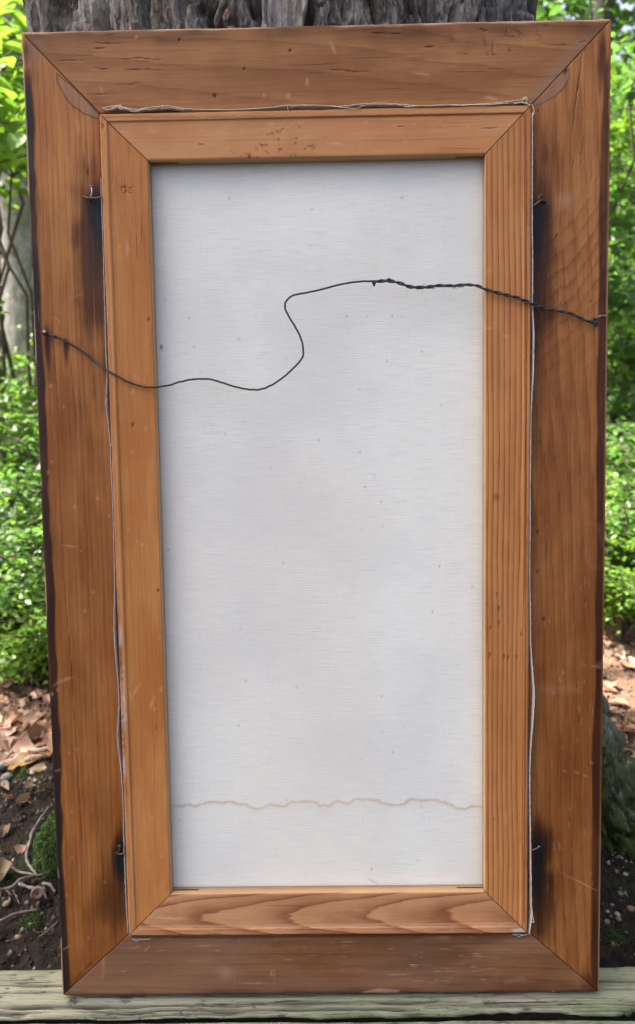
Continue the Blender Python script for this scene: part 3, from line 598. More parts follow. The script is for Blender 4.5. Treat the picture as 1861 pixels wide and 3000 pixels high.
attr(cme, 'warm', np.clip(Pc.k['wear_light'] + .35*sst(.55, .75, fbm(CU_*5, CV_*3, 13, 3)) + .25*np.exp(-np.clip(CU_-.112, 0, 1)/.02), 0, 1))
link('canvas', cme, CM, CANV)
# the raw edge of the canvas, turned round the bars and standing a little clear of them
EM = plain('canvas_edge_cloth', (.44, .42, .39), (.32, .30, .28), 300, .95, .1, .5, .0005)
EM2 = plain('canvas_edge_cream', (.66, .58, .45), (.50, .42, .31), 300, .95, .1, .5, .0005)
def edge_strip(pts, lo, hi, outw, mat, thick=.0005):
    """pts = [(along, bulge, top height)] ; ribbon on the outer side of a bar"""
    a = np.array(pts); L = np.linspace(a[0, 0], a[-1, 0], 520); b = np.interp(L, a[:, 0], a[:, 1]); h = np.interp(L, a[:, 0], a[:, 2])
    k = np.ones(13)/13; b = np.convolve(np.pad(b, 6, 'edge'), k, 'valid'); h = np.convolve(np.pad(h, 6, 'edge'), k, 'valid')
    b = b+.0003*(vn(L*420, L*0, 3)-.2); h = h+.0003*np.sign(np.sin(L*2500))*.5+(vn(L*200, L*0, 8)-.5)*.0007
    rows = []
    for (f_, q) in ((0., lo), (.35, lo*.5), (.8, 0), (1., 1)):
        rows.append((outw(L, b*f_ + 0.00005), np.where(q == 1, h, q)*np.ones_like(L)))
    fr = [np.stack([p[0], p[1], n_], -1) for (p, n_) in rows]; bk = [np.stack([p[0], p[1], n_], -1) for (p, n_) in [(outw(L, b*f_+.00005+thick), (h if q == 1 else q*np.ones_like(L))) for (f_, q) in ((1., 1), (.8, 0), (.35, lo*.5), (0., lo))]]
    V = np.stack(fr+bk, 0); return V, grid_faces(V.shape[0], V.shape[1], wrap_r=True)
def px_edge(pxs, axis, base, sign, n=.0045):
    out = []
    for x, y, hgt in pxs:
        u_, v_ = uv(x, y, n); out.append((v_ if axis == 'v' else u_, max(.0001, sign*((u_ if axis == 'v' else v_)-base)), hgt))
    return sorted(out)
le = [(296,520,.004), (305,800,.0035), (308,900,.0045), (312,1050,.0045), (316,1120,.0052), (311,1170,.0058), (316,1220,.0052), (324,1290,.0045), (327,1390,.0040), (333,1520,.0045), (337,1700,.0045), (336,1850,.0055), (339,1900,.0060), (346,1980,.0052), (351,2060,.0045), (346,2140,.0058), (347,2180,.0060), (355,2240,.0048), (361,2330,.0046), (364,2480,.0045), (370,2640,.0045), (377,2735,.0045)]
V, Fq = edge_strip(px_edge(le, 'v', SO[0], -1), -.006, .005, lambda L, b: (SO[0]-b, L), EM); link('canvas_edge', mesh_from('canvas_edge', V, Fq), EM, CANV)
re = [(1560,330,.0055), (1560,600,.0052), (1562,800,.0048), (1561,900,.0048), (1565,960,.0056), (1564,1080,.0058), (1557,1200,.0050), (1552,1400,.0048), (1550,1500,.0052), (1554,1560,.0050), (1552,1690,.0048), (1555,1800,.0050), (1556,1900,.0052), (1563,1980,.0058), (1567,2040,.0058), (1562,2120,.0055), (1554,2220,.0050), (1553,2300,.0055), (1554,2360,.0050), (1556,2500,.0055), (1557,2600,.0055), (1558,2700,.0060), (1550,2735,.0055)]
V, Fq = edge_strip([(a_, max(.0001, b_-.0005), h_) for a_, b_, h_ in px_edge(re, 'v', SO[2], 1)], -.006, .005, lambda L, b: (SO[2]+b, L), EM); link('canvas_edge', mesh_from('canvas_edge', V, Fq), EM, CANV)
te = [(300,321,.0062), (345,312,.0066), (375,320,.0060), (395,324,.0055), (440,318,.0064), (490,312,.0068), (540,321,.0058), (600,323,.0050), (700,322,.0046), (790,318,.0058), (850,312,.0068), (930,312,.0062), (1000,314,.0055), (1065,308,.0068), (1100,306,.0068), (1160,308,.0062), (1240,315,.0052), (1350,310,.0056), (1440,306,.0058), (1500,300,.0068), (1545,294,.0072)]
V, Fq = edge_strip(px_edge(te, 'u', SO[3], 1), -.006, .005, lambda L, b: (L, SO[3]+b), EM2); link('canvas_edge', mesh_from('canvas_edge', V, Fq), EM2, CANV)
# loose threads and frayed tufts on that edge
def thread(pts, r=.0003, mat=EM2, jit=.0006, n=.006):
    P = [(*uv(x, y, n), n) for x, y in pts]; r *= .72; Q = smooth_path(P, 7); Q += RNG.normal(0, jit*.25, Q.shape)
    link('loose_thread', mesh_from('loose_thread', *tube(Q, r, 5)), mat, CANV)
thread([(302,318),(318,322),(332,316),(345,310),(352,320),(370,318),(388,326),(404,325),(430,318)], .00055)
thread([(310,322),(330,319),(348,314),(362,316)], .00045); thread([(346,312),(351,306),(356,314)], .0004)
thread([(430,322),(455,318),(478,311),(474,319),(500,316),(540,322)], .00045); thread([(845,322),(842,312),(848,306)], .0004)
thread([(850,314),(900,308),(980,312),(1040,318),(1070,308),(1130,307),(1190,309)], .0004); thread([(1185,312),(1320,308),(1440,306),(1505,301),(1520,304)], .00045)
thread([(1505,303),(1525,300),(1540,303),(1552,307)], .0007); thread([(1530,302),(1534,290),(1541,285),(1544,293),(1542,303)], .0008); thread([(1555,305),(1562,312),(1564,330),(1558,345)], .0005)
thread([(1500,2738),(1512,2740),(1519,2745),(1526,2742),(1545,2737)], .0004, EM, n=.002); thread([(1506,2736),(1520,2738),(1540,2739)], .0006, EM, n=.002)
thread([(388,2750),(400,2757),(412,2751),(430,2752),(443,2750)], .00035, EM, n=.002); thread([(390,2752),(404,2751),(420,2754),(436,2750)], .0003, EM, n=.002); thread([(1556,2640),(1562,2690),(1565,2702),(1557,2700)], .0006, EM)
# ---------------- nails
NM = plain('rusty_nail_iron', (.055, .045, .042), (.13, .075, .05), 300, .55, .5, .4, .0004, .6)
NM2 = plain('bright_nail_iron', (.33, .31, .29), (.12, .10, .09), 300, .4, .5, .3, .0003, .8)
def nail(px, r=.0009, mat=NM, head=True, lab=None):
    P = [(*uv(x, y, n), n) for x, y, n in px]; Q = smooth_path(P, 6); part = [tube(Q, r, 8)]
    if head:
        d_ = Q[-1]-Q[-2]; d_ /= np.linalg.norm(d_); part.append(tube([Q[-1]-d_*.0004, Q[-1]+d_*.0006], r*2.1, 10))
    o = link('nail', mesh_from('nail', *join(*part)), mat, FRAME)
    if lab: o['label'] = lab
nail([(262,590,-.002),(266,582,.004),(268,574,.0055),(270,560,.006),(268,547,.005)], .0008, NM2, True); nail([(243,572,-.002),(248,577,.003),(262,580,.006),(285,580,.0065),(296,577,.007)], .0009, NM, False)
nail([(1562,604,.007),(1572,597,.007),(1585,588,.007),(1596,590,.004),(1598,592,-.002)], .0009, NM, False); nail([(1590,592,-.002),(1586,586,.005),(1580,578,.006),(1586,574,.005)], .0008, NM, True)
nail([(338,2500,-.002),(346,2496,.004),(350,2486,.006),(350,2478,.006)], .0008, NM, True); nail([(344,2502,-.001),(352,2502,.0055),(365,2502,.007)], .0009, NM, False)
nail([(1560,2491,.007),(1572,2486,.007),(1582,2482,.005),(1586,2481,-.002)], .0008, NM, False); nail([(1574,2490,-.001),(1577,2482,.006),(1580,2478,.006)], .0006, NM2, False)
nail([(131,974,-.003),(131,974,.004),(132,973,.006)], .0010, NM2, True, 'small nail holding the thin wire end'); nail([(192,1002,-.003),(191,998,.002)], .0009, NM, True)
nail([(1776,925,-.002),(1770,926,.004),(1757,927,.006),(1746,933,.007),(1743,940,.006)], .0011, NM2, False, 'bent bright nail holding the twisted wire end')
# ---------------- wire
WM = plain('black_wire', (.022, .021, .022), (.05, .047, .045), 500, .5, .4, .3, .0003, .3)
wl = [(126,975,.003),(140,980,.004),(160,986,.0035),(191,998,.003),(246,1032,.0025),(277,1057,.003),(314,1084,.0065),(351,1106,.0068),(394,1126,.0062),(443,1135,.0068),(492,1129,.006),(535,1117,.005),(584,1110,.004),(621,1112,.004),(658,1123,.004),(695,1135,.0045),(732,1141,.005),(766,1140,.005),(800,1126,.006),(836,1101,.007),(870,1069,.008),(886,1047,.008),(889,1026,.008),(883,995,.008),(867,961,.009),(849,931,.010),(836,903,.010),(838,885,.010),(852,869,.010),(879,861,.010),(930,851,.009),(992,834,.009),(1053,825,.009),(1090,824,.009),(1139,821,.009)]
wr = [(1090,826,.009),(1139,823,.009),(1176,831,.009),(1201,840,.008),(1244,842,.008),(1281,837,.008),(1330,837,.008),(1361,834,.008),(1398,837,.0085),(1423,848,.008),(1472,861,.0072),(1521,874,.0075),(1558,890,.0080),(1607,906,.005),(1669,917,.004),(1712,937,.004),(1743,946,.004)]
def wp(L): return smooth_path([(*uv(x, y, n), n) for x, y, n in L], 6)
Q = wp(wl); Q += np.stack([(vn(np.arange(len(Q))*.5, np.zeros(len(Q)), 3+i)-.5)*.0005 for i in range(3)], -1)
link('strand', mesh_from('strand', *tube(Q, .00090, 7)), WM, WIRE)
Q = smooth_path(wp(wr), 4); Ln = np.r_[0, np.cumsum(np.linalg.norm(np.diff(Q, axis=0), axis=1))]
T = np.gradient(Q, axis=0); T /= np.linalg.norm(T, axis=1)[:, None]; Nn = np.array([0, 0, 1.]); S = np.cross(T, Nn)
amp = .00072*(1+.3*np.sin(Ln*55)); ph = Ln*2*np.pi/.018
for k in (0, math.pi):
    Qk = Q + (np.cos(ph+k)*amp)[:, None]*S + (np.sin(ph+k)*amp)[:, None]*Nn
    link('strand', mesh_from('strand', *tube(Qk, .00092, 6)), WM, WIRE)
def knot(c, R, n=.005, r=.0009, turns=3, tilt=0.):
    u0, v0 = uv(c[0], c[1], n); P = []
    for i in range(26):
        a = i/25*turns*2*math.pi; P.append((u0+R*math.cos(a)*(1+.2*math.sin(a*1.7)), v0+R*.8*math.sin(a), n+.0009*math.sin(a*.5+tilt)+.0004*i/25))
    link('knot', mesh_from('knot', *tube(P, r, 6)), WM, WIRE)
knot((1743, 940), .0026, .0065, .0010); knot((1746, 950), .0017, .006, .0010, 2); knot((131, 975), .0018, .0045, .0008, 2); knot((162, 987), .0012, .0038, .0007, 2); knot((1139, 821), .0014, .0095, .0008, 2); knot((1180, 832), .0009, .009, .0007, 2)
P = [(*uv(x, y, .009), .009) for x, y in ((1096, 826), (1094, 832), (1097, 837), (1099, 830), (1104, 825))]; link('loose_end', mesh_from('loose_end', *tube(smooth_path(P, 5), .0007, 6)), WM, WIRE)
for i in range(14):                              # fine broken filaments on the twisted part
    x = random.uniform(1180, 1390); y = np.interp(x, [q[0] for q in wr], [q[1] for q in wr]); P = [(*uv(x+a, y+b, .0095), .0095) for a, b in ((0, -2), (10, random.uniform(2, 8)), (22, 0))]
    link('filament', mesh_from('filament', *tube(smooth_path(P, 4), .00022, 4)), WM, WIRE)

# ================================================================== MAIN TREE
def bark_material(name, c1, c2, c3, moss=1.):
    g = G(name); o = g.obj(); sp = g.node('ShaderNodeSeparateXYZ', {0: o})
    a = g.noise(g.scl(o, (45, 45, 14)), 1, 6, .7); b = g.noise(o, 14, 4, .6); c = g.noise(g.scl(o, (340, 340, 70)), 1, 5, .7); e = g.noise(g.scl(o, (130, 130, 40)), 1, 4, .65)
    col = g.mix(g.sm(a, .40, .60), c1, c2); col = g.mix(g.m('MULTIPLY', g.sm(c, .48, .62), .75), col, c3); col = g.mix(g.m('MULTIPLY', g.sm(e, .52, .64), .6), col, c3)
    col = g.mix(g.m('MULTIPLY', g.sm(b, .5, .62), .55), col, tuple(x*1.45 for x in c2))
    col = g.mix(g.m('MULTIPLY', g.sm(g.noise(o, 26, 3, .6), .58, .66), .6), col, (.10, .052, .032))
    m_ = g.m('MULTIPLY', g.m('SUBTRACT', 1., g.sm(sp.outputs[2], .05, .34)), g.sm(b, .16, .40)); m_ = g.m('MULTIPLY', m_, g.sm(e, .28, .48))
    col = g.mix(g.m('MULTIPLY', m_, .9*moss), col, g.mix(a, (.022, .052, .007), (.085, .110, .013)))
    return g.done(g.bsdf(col, .9, .15, g.m('MULTIPLY_ADD', c, .8, g.m('MULTIPLY_ADD', e, .8, a)), 1., .006))
OAK = bark_material('oak_bark', (.13, .117, .102), (.32, .295, .26), (.042, .036, .030))
def trunk_main():
    th = np.concatenate([np.linspace(-math.pi*1.06, .06*math.pi, 620), np.linspace(.06*math.pi, .94*math.pi, 130)[1:-1]])     # front half (towards -y) dense
    zz = list(np.arange(-.06, .40, .004))+list(np.arange(.40, .72, .008))+list(np.arange(.72, 1.12, .0026)); s = .006
    while zz[-1] < 6.2: s *= 1.12; zz.append(zz[-1]+min(s, .22))
    zz = np.array(zz); Z, TH = np.meshgrid(zz, th, indexing='ij')
    flare = np.exp(-np.clip(Z, 0, 9)/.16)
    lob = .015+.13*np.exp(-((np.angle(np.exp(1j*(TH+.36))))/.24)**2)+.03*np.exp(-((np.angle(np.exp(1j*(TH-(-2.70)))))/.22)**2)
    lob = lob+.22*np.exp(-((np.angle(np.exp(1j*(TH-1.3))))/.4)**2)
    r = TR*(1-.012*np.clip(Z-.5, 0, 9)-.00*Z) + flare*lob*np.where(np.sin(TH) < -.55, .25, 1.)
    ax_ = np.cos(TH)*TR; ay_ = np.sin(TH)*TR
    arc = TH*TR
    wx_ = arc*25+(fbm(arc*12, Z*6, 5, 4)-.5)*2.0; wz_ = Z*5.5+(fbm(arc*30, Z*10, 6, 3)-.5)*1.2
    f1, f2, idd = vor(wx_, wz_, 3)
    f1b, f2b, idb = vor(wx_*2.0+9+(fbm(arc*80, Z*40, 16, 2)-.5), wz_*3.1+4, 8)
    fis = sst(.03, .22, f2-f1); fisb = sst(.0, .16, f2b-f1b)
    fl = fbm(arc*190, Z*28, 19, 4)
    d = .030*fis*(.5+.7*idd) + .007*fisb*fis*(.3+idb) + .007*(np.floor(fl*9)/9-.4)*fis + .004*(fl-.5)
    rg_ = sst(.35, .05, Z); d = d*(1+.25*rg_)+rg_*.015*(np.abs(fbm(TH*9, Z*3, 41, 3)-.5)*4-.6)
    r = r-.030+d
    X = TX+np.cos(TH)*r; Y = TY+np.sin(TH)*r
    me = mesh_from('trunk', np.stack([X, Y, Z], -1), grid_faces(len(zz), len(th), wrap_c=True), False)
    return me
OAK_T = empty('oak_tree', (0, 0, 0)); tag(OAK_T, 'big oak with deeply furrowed grey bark, the picture frame leaning on it', 'tree')
link('trunk', trunk_main(), OAK, OAK_T)

def root_mesh():
    P = smooth_path([(.44, .47, .46), (.515, .45, .30), (.575, .43, .165), (.635, .41, .05), (.71, .39, -.05), (.85, .37, -.14)], 22); m_ = len(P); n_ = 120
    R_ = np.interp(np.linspace(0, 1, m_), [0, .25, .5, .75, 1], [.060, .078, .082, .075, .055])
    T_ = np.gradient(P, axis=0); T_ /= np.linalg.norm(T_, axis=1)[:, None]; Bn = np.array([0., 1., 0.]); U_ = np.cross(T_, Bn); U_ /= np.linalg.norm(U_, axis=1)[:, None]; W_ = np.cross(T_, U_)
    an = np.linspace(0, 2*np.pi, n_, endpoint=False)[None, :]; L_ = np.linspace(0, 1, m_)[:, None]*.62
    cxx, cyy = np.cos(an)*2.2, np.sin(an)*2.2
    f1, f2, idd = vor(an*2.6+(fbm(an*3+L_*0, L_*14, 5, 3)-.5)*2.2, L_*9+(fbm(an*5+L_*0, L_*20, 6, 3)-.5)*1.4, 4)
    f1b, f2b, idb = vor(an*7+(fbm(an*9, L_*40, 9, 2)-.5), L_*34+an*0, 7)
    d = .030*sst(.02, .28, f2-f1)*(.4+.8*idd)+.008*sst(0, .2, f2b-f1b)*(.3+idb)+.010*(fbm(an*22+L_*0, L_*45, 8, 4)-.5)-.024
    rr = R_[:, None]+d; V = P[:, None, :]+rr[..., None]*(np.cos(an)[..., None]*U_[:, None, :]+np.sin(an)[..., None]*W_[:, None, :])
    return mesh_from('root', V, grid_faces(m_, n_, wrap_c=True), False)
link('root', root_mesh(), OAK, OAK_T)
# ---------------- foliage tools
LEAF_V = np.array([(0, 0, 0), (.32, 0, -.03), (.68, 0, -.02), (1, 0, -.12), (.30, .27, .05), (.66, .25, .04), (.30, -.27, .05), (.66, -.25, .04)], float)
LEAF_F = np.array([(0, 1, 4, 4), (1, 2, 5, 4), (2, 3, 5, 5), (0, 6, 1, 1), (1, 6, 7, 2), (2, 7, 3, 3)])
LEAF_T = np.array([(0, 1, 4), (1, 2, 5), (1, 5, 4), (2, 3, 5), (0, 6, 1), (1, 6, 7), (1, 7, 2), (2, 7, 3)])
CARD_V = np.array([(0, 0, 0), (.5, .30, .06), (1, 0, -.06), (.5, -.30, .06)], float); CARD_T = np.array([(0, 2, 1), (0, 3, 2)])
def leaves(P, size, seed, flat=.55, base=LEAF_V, tri=LEAF_T, yaw=None, droop=.25, wide=1.):
    rg = np.random.default_rng(seed); n = len(P); yaw = rg.uniform(0, 2*np.pi, n) if yaw is None else yaw
    s = size*rg.uniform(.65, 1.2, n); pitch = rg.normal(-droop, flat*.6, n); roll = rg.normal(0, flat, n)
    X = np.stack([np.cos(yaw)*np.cos(pitch), np.sin(yaw)*np.cos(pitch), np.sin(pitch)], -1)
    Y0 = np.stack([-np.sin(yaw), np.cos(yaw), 0*yaw], -1); Z0 = np.cross(X, Y0)
    Y = Y0*np.cos(roll)[:, None]+Z0*np.sin(roll)[:, None]; Zv = np.cross(X, Y)
    B = base*np.array([1, wide, 1])
    V = P[:, None, :]+s[:, None, None]*(B[None, :, 0, None]*X[:, None]+B[None, :, 1, None]*Y[:, None]+B[None, :, 2, None]*Zv[:, None])
    F = (np.arange(n)[:, None, None]*len(base)+tri[None]).reshape(-1, 3)
    return V.reshape(-1, 3), F
L_BRIGHT = leaf_mat('leaf_bright', (.085, .20, .022), (.14, .27, .03), (.30, .55, .05))
L_MID = leaf_mat('leaf_mid', (.050, .13, .028), (.095, .19, .035), (.17, .38, .06))
L_DARK = leaf_mat('leaf_dark', (.028, .085, .030), (.05, .12, .035), (.09, .24, .06))
STEM = plain('stem_bark', (.12, .09, .065), (.07, .055, .045), 60, .85)
GREY = bark_material('grey_bark', (.24, .235, .22), (.36, .35, .33), (.17, .165, .155), .3)
DARKB = bark_material('dark_bark', (.035, .032, .027), (.06, .056, .045), (.02, .018, .015), .6)

def shrub_meshes(seed, h, spread, nst, nleaf, size, droop=.25, wide=1., k0=2, hmin=.55):
    rg = np.random.default_rng(seed); parts = []; P = []
    for i in range(nst):
        a = rg.uniform(0, 2*np.pi); sp_ = spread*rg.uniform(.15, 1.); hh = h*rg.uniform(hmin, 1.)
        t = np.linspace(0, 1, 8); Q = np.stack([np.cos(a)*sp_*t**1.4, np.sin(a)*sp_*t**1.4, hh*(t-.14*t**3)], -1)
        Q[1:, :2] += rg.normal(0, .012*h, (7, 2)); parts.append(tube(Q, np.linspace(.006, .002, 8)*(.7+h*.4), 5))
        for j in range(7):
            k = rg.integers(k0, 8); b = rg.uniform(0, 2*np.pi); L = rg.uniform(.10, .30)*h**.5
            E = Q[k]+np.array([np.cos(b)*L, np.sin(b)*L, rg.uniform(-.02, .4)*L]); parts.append(tube([Q[k], (Q[k]+E)/2+[0, 0, .02*h], E], [.0025, .002, .001], 4))
            m_ = max(3, int(nleaf/(nst*7))); tt = rg.uniform(.1, 1.05, m_)
            P.append(Q[k]+(E-Q[k])*tt[:, None]+rg.normal(0, .022*h**.5+.3*size, (m_, 3))*[1, 1, .6])
    P = np.vstack(P); P[:, 2] = np.maximum(P[:, 2], .03)
    return mesh_from('stems', *join(*parts)), leaves(P, size, seed+1, .5, droop=droop, wide=wide)
def shrub_proto(name, seed, h, spread, nst, nleaf, size, mat, **kw):
    st, (V, F) = shrub_meshes(seed, h, spread, nst, nleaf, size, **kw)
    st.materials.append(STEM); fo = mesh_from('foliage', V, F, False); fo.materials.append(mat)
    return name, st, fo
PROTO = {'broad': shrub_proto('broadleaf_sapling', 3, 1.75, .42, 7, 520, .068, L_BRIGHT, wide=1.15, k0=6, hmin=.85),
         'bright': shrub_proto('spicebush', 5, 1.05, .45, 11, 1900, .042, L_BRIGHT),
         'mid': shrub_proto('understory_shrub', 9, 1.15, .55, 14, 2600, .040, L_MID),
         'low': shrub_proto('low_shrub', 15, .58, .42, 14, 2000, .030, L_BRIGHT),
         'lowm': shrub_proto('low_shrub', 16, .62, .45, 14, 2200, .032, L_MID),
         'tall': shrub_proto('tall_shrub', 21, 2.3, .8, 16, 4200, .055, L_MID),
         'dark': shrub_proto('evergreen_shrub', 27, 1.9, .75, 16, 4200, .050, L_DARK)}
GRP = {'broad': ('slender bare-stemmed sapling with large yellow-green leaves', 'sapling', 'broadleaf saplings'),
       'bright': ('light green spicebush growing among the undergrowth', 'shrub', 'light green bushes'), 'mid': ('mid green bushy shrub in the undergrowth', 'shrub', 'mid green bushes'),
       'low': ('knee-high light green shrub with small leaves in the undergrowth', 'shrub', 'low light green shrubs'), 'lowm': ('knee-high darker green shrub with small leaves in the undergrowth', 'shrub', 'low darker shrubs'),
       'tall': ('tall loose green shrub standing higher than a person\'s waist', 'shrub', 'tall green shrubs'), 'dark': ('dark blue-green evergreen shrub in the shade', 'shrub', 'dark evergreen shrubs')}
def place(kind, x, y, sc=1., rz=None, dz=0.):
    nm, st, fo = PROTO[kind]; e = empty(nm, (x, y, float(gz(x, y))-.01+dz), (0, 0, random.uniform(0, 6.28) if rz is None else rz)); e.scale = (sc,)*3
    l, c, gr = GRP[kind]; tag(e, l, c, gr); link('stems', st, None, e); link('foliage', fo, None, e); return e
def at_px(px, dist):                             # ground point under a photograph column at a given distance behind the frame
    r_ = ray(px, 1400); k = (dist-CAM_P.y)/r_.y; return CAM_P.x+r_.x*k, dist
# undergrowth to the left, in front of the grey tree
for k, px, dist, sc in [('low', 40, .98, .55), ('low', 130, 1.05, .6), ('lowm', -30, 1.1, .7), ('low', 190, 1.2, .7), ('low', 60, 1.22, .75), ('low', 150, 1.45, .9), ('lowm', -60, 1.35, .9), ('low', -30, 1.9, 1.1), ('bright', 90, 1.95, .62), ('lowm', 30, 1.65, 1.05), ('broad', -45, 1.55, 1.0), ('broad', 120, 2.2, 1.05), ('broad', 15, 2.3, 1.28),
                        ('mid', 10, 2.5, .62), ('bright', 170, 2.8, .8), ('mid', -480, 2.2, 1.1), ('lowm', 60, 2.3, 1.1), ('dark', -50, 4.3, .9), ('bright', -400, 1.8, 1.), ('low', -250, 1.5, 1.), ('tall', -60, 4.2, 1.0), ('bright', 60, 4.0, 1.3), ('tall', 190, 5.2, 1.05), ('tall', -300, 3.6, 1.)]:
    e = place(k, *at_px(px, dist), sc)
    if k == 'broad': e['label'] = 'slender sapling with large yellow-green leaves growing before the grey beech'
# to the right of the trunk
for k, px, dist, sc in [('low', 1850, 1.15, .6), ('lowm', 1800, 1.3, .7), ('low', 1890, 1.5, .85), ('lowm', 1820, 1.75, .9), ('low', 1960, 1.35, .7), ('lowm', 1850, 2.3, 1.), ('low', 1800, 2.7, 1.1), ('mid', 1870, 3.0, 1.0), ('bright', 1800, 3.4, 1.15), ('dark', 1860, 3.7, .95), ('lowm', 1950, 2.1, .9), ('low', 2050, 2.2, 1.), ('tall', 1790, 4.6, 1.1), ('mid', 1990, 3.1, 1.1), ('bright', 1900, 4.4, 1.3),
                        ('tall', 1900, 5.4, 1.15), ('dark', 1760, 5.6, 1.1), ('broad', 1840, 4.0, 1.3), ('tall', 1720, 6.2, 1.25), ('tall', 1830, 6.6, 1.35), ('tall', 1620, 6.4, 1.3), ('tall', 60, 6.0, 1.35), ('mid', 2250, 2.8, 1.1), ('bright', 2200, 2.3, 1.)]:
    e = place(k, *at_px(px, dist), sc)
    if k == 'broad': e['label'] = 'slender sapling with large leaves among tall shrubs near the slim dark trunk'; e['group'] = 'far sapling'
# behind the trunk and further out
for i in range(46):
    x, y = random.uniform(-6, 7), random.uniform(2.2, 8.5)
    if abs(x-TX) < .8 and y < 2.6: continue
    if y < 3.6 and at_px(-260, y)[0] < x < at_px(330, y)[0]: continue      # open ground before the grey beech
    place(random.choice(['mid', 'bright', 'tall', 'dark', 'tall', 'lowm']), x, y, random.uniform(.9, 1.35))
# ---------------- other trees
def crown_mesh(seed, c, rad, ncl, per, size, clr):
    rg = np.random.default_rng(seed); d_ = rg.normal(0, 1, (ncl, 3)); d_ /= np.linalg.norm(d_, axis=1)[:, None]; ctr = np.array(c)+d_*np.array(rad)*(rg.uniform(.15, 1, (ncl, 1))**.45)
    P = (ctr[:, None, :]+rg.normal(0, 1, (ncl, per, 3))*np.array(clr)).reshape(-1, 3); V, F = leaves(P, size, seed+1, .55, CARD_V, CARD_T)
    return ctr, mesh_from('crown', V, F, False)
def bg_tree(name, label, x, y, r, h, mat, leafm, seed, cz, rad, ncl, per, size=.11, lean=(0, 0), parent=None):
    t = np.linspace(0, 1, 26); bz = float(gz(x, y))-.05; rg = np.random.default_rng(seed)
    Q = np.stack([lean[0]*t+.05*np.sin(t*5+seed), lean[1]*t+.05*np.cos(t*4+seed), h*t], -1); Q[:, :2] -= Q[0, :2]
    rr = r*(1-.65*t)*(1+.5*np.exp(-t*h/.25)); V, F = tube(Q, rr, 28)
    e = empty(name, (x, y, bz)); tag(e, label, 'tree')
    V = np.array(V); nz = fbm(np.arctan2(V[:, 1], V[:, 0])*6, V[:, 2]*2.5, seed, 3)-.5; cidx = np.repeat(np.arange(26), 28); V[:, :2] += (V[:, :2]-Q[cidx][:, :2])*nz[:, None]*.16
    link('trunk', mesh_from('trunk', V, F), mat, e)
    ctr, cm = crown_mesh(seed, (lean[0], lean[1], cz), rad, ncl, per, size, (.38, .38, .2)); link('crown', cm, leafm, e)
    for q in ctr[:12]:
        t0 = rg.uniform(.45, .95); b0 = np.array([np.interp(t0, t, Q[:, j]) for j in range(3)]); m_ = (b0+q)/2+[0, 0, .25]
        link('limb', mesh_from('limb', *tube(smooth_path([b0, m_, q], 5), np.linspace(r*.28, .012, 11), 7)), mat, e)
    return e
bx, by = at_px(112, 3.1); bg_tree('beech_tree', 'smooth grey beech trunk rising behind the yellow-green saplings', bx, by, .150, 7.5, GREY, L_MID, 31, 7.6, (2.2, 2.2, 1.5), 26, 45)
bx, by = at_px(1722, 6.5); bg_tree('dark_tree', 'slim dark trunk standing far behind the right end of the top rail', bx, by, .095, 8, DARKB, L_MID, 33, 8.4, (2., 2., 1.4), 36, 60)
for i, (x, y, r, h) in enumerate([(-3.4, 5.6, .16, 9), (3.4, 7.4, .2, 10), (-5.6, 8.2, .22, 10), (.6, 9.5, .2, 10), (5.6, 5.2, .14, 8), (-2.2, 10.5, .24, 11), (7.5, 10, .25, 11)]):
    bg_tree('woodland_tree', ['lean mid-brown tree trunk among the tall shrubs', 'dark upright tree trunk in the far woodland'][i % 2], x, y, r, h, DARKB, L_MID, 60+i, h+.6, (2.3, 2.3, 1.6), 24, 42)['group'] = 'woodland trees'
# unseen oak crown, shaped along the sun's rays to shade frame, timbers and soil
ctr = []; vs = []; 
foot = [(x, y) for x in np.linspace(-.9, 1.5, 9) for y in np.linspace(-1.2, .34, 8)]
rg = np.random.default_rng(77); cc = []
for fx, fy in foot:
    H = rg.uniform(4.4, 7.2); k = H/sun_dir.z; cc.append((fx+sun_dir.x*k+rg.normal(0, .12), fy+sun_dir.y*k+rg.normal(0, .10)-.05, H))
for i in range(55):
    a = rg.uniform(0, 2*np.pi); q = rg.uniform(.5, 3.2); cc.append((TX+np.cos(a)*q, TY-.6+np.sin(a)*q*.8 if np.sin(a) < 0 else TY+np.sin(a)*q*.2-.3, rg.uniform(5.2, 8.2)))
cc = np.array(cc); P = (cc[:, None, :]+rg.normal(0, 1, (len(cc), 170, 3))*np.array([.24, .20, .22])).reshape(-1, 3)
V, F = leaves(P, .12, 78, .5, CARD_V, CARD_T, wide=1.3); link('crown', mesh_from('crown', V, F, False), L_MID, OAK_T)
for q in cc[::6]:
    b0 = np.array([TX, TY, rg.uniform(3.2, 6.0)]); link('limb', mesh_from('limb', *tube(smooth_path([b0, (b0+q)/2+[0, 0, .15], q], 5), np.linspace(.075, .015, 11), 8)), OAK, OAK_T)
# far-off wood that reads as one mass
rg = np.random.default_rng(91); n = 110000
a = rg.uniform(-1.25, 1.25, n); q = rg.uniform(9.5, 17, n); hx = CAM_P.x+np.sin(a)*q; hy = CAM_P.y+np.cos(a)*q
hz = gz(hx, hy)+rg.uniform(0, 1, n)**1.1*12; keep = fbm(hx*.9+hz*.3, hz*.9+hy*.4, 92, 3) > .36
P = np.stack([hx, hy, hz], -1)[keep]; V, F = leaves(P, .22, 93, .6, CARD_V, CARD_T, wide=1.3)
tag(link('distant_woodland', mesh_from('distant_woodland', V, F, False), L_MID), 'mass of green leaves of the distant woodland', 'woodland', kind='stuff')
# a few bare branches
def branch(name, pts, r, label, mat, rest=None):
    Q = smooth_path(pts, 6); o_ = link(name, mesh_from(name, *tube(Q, np.linspace(r, r*.45, len(Q)), 7)), mat); return tag(o_, label, 'branch')

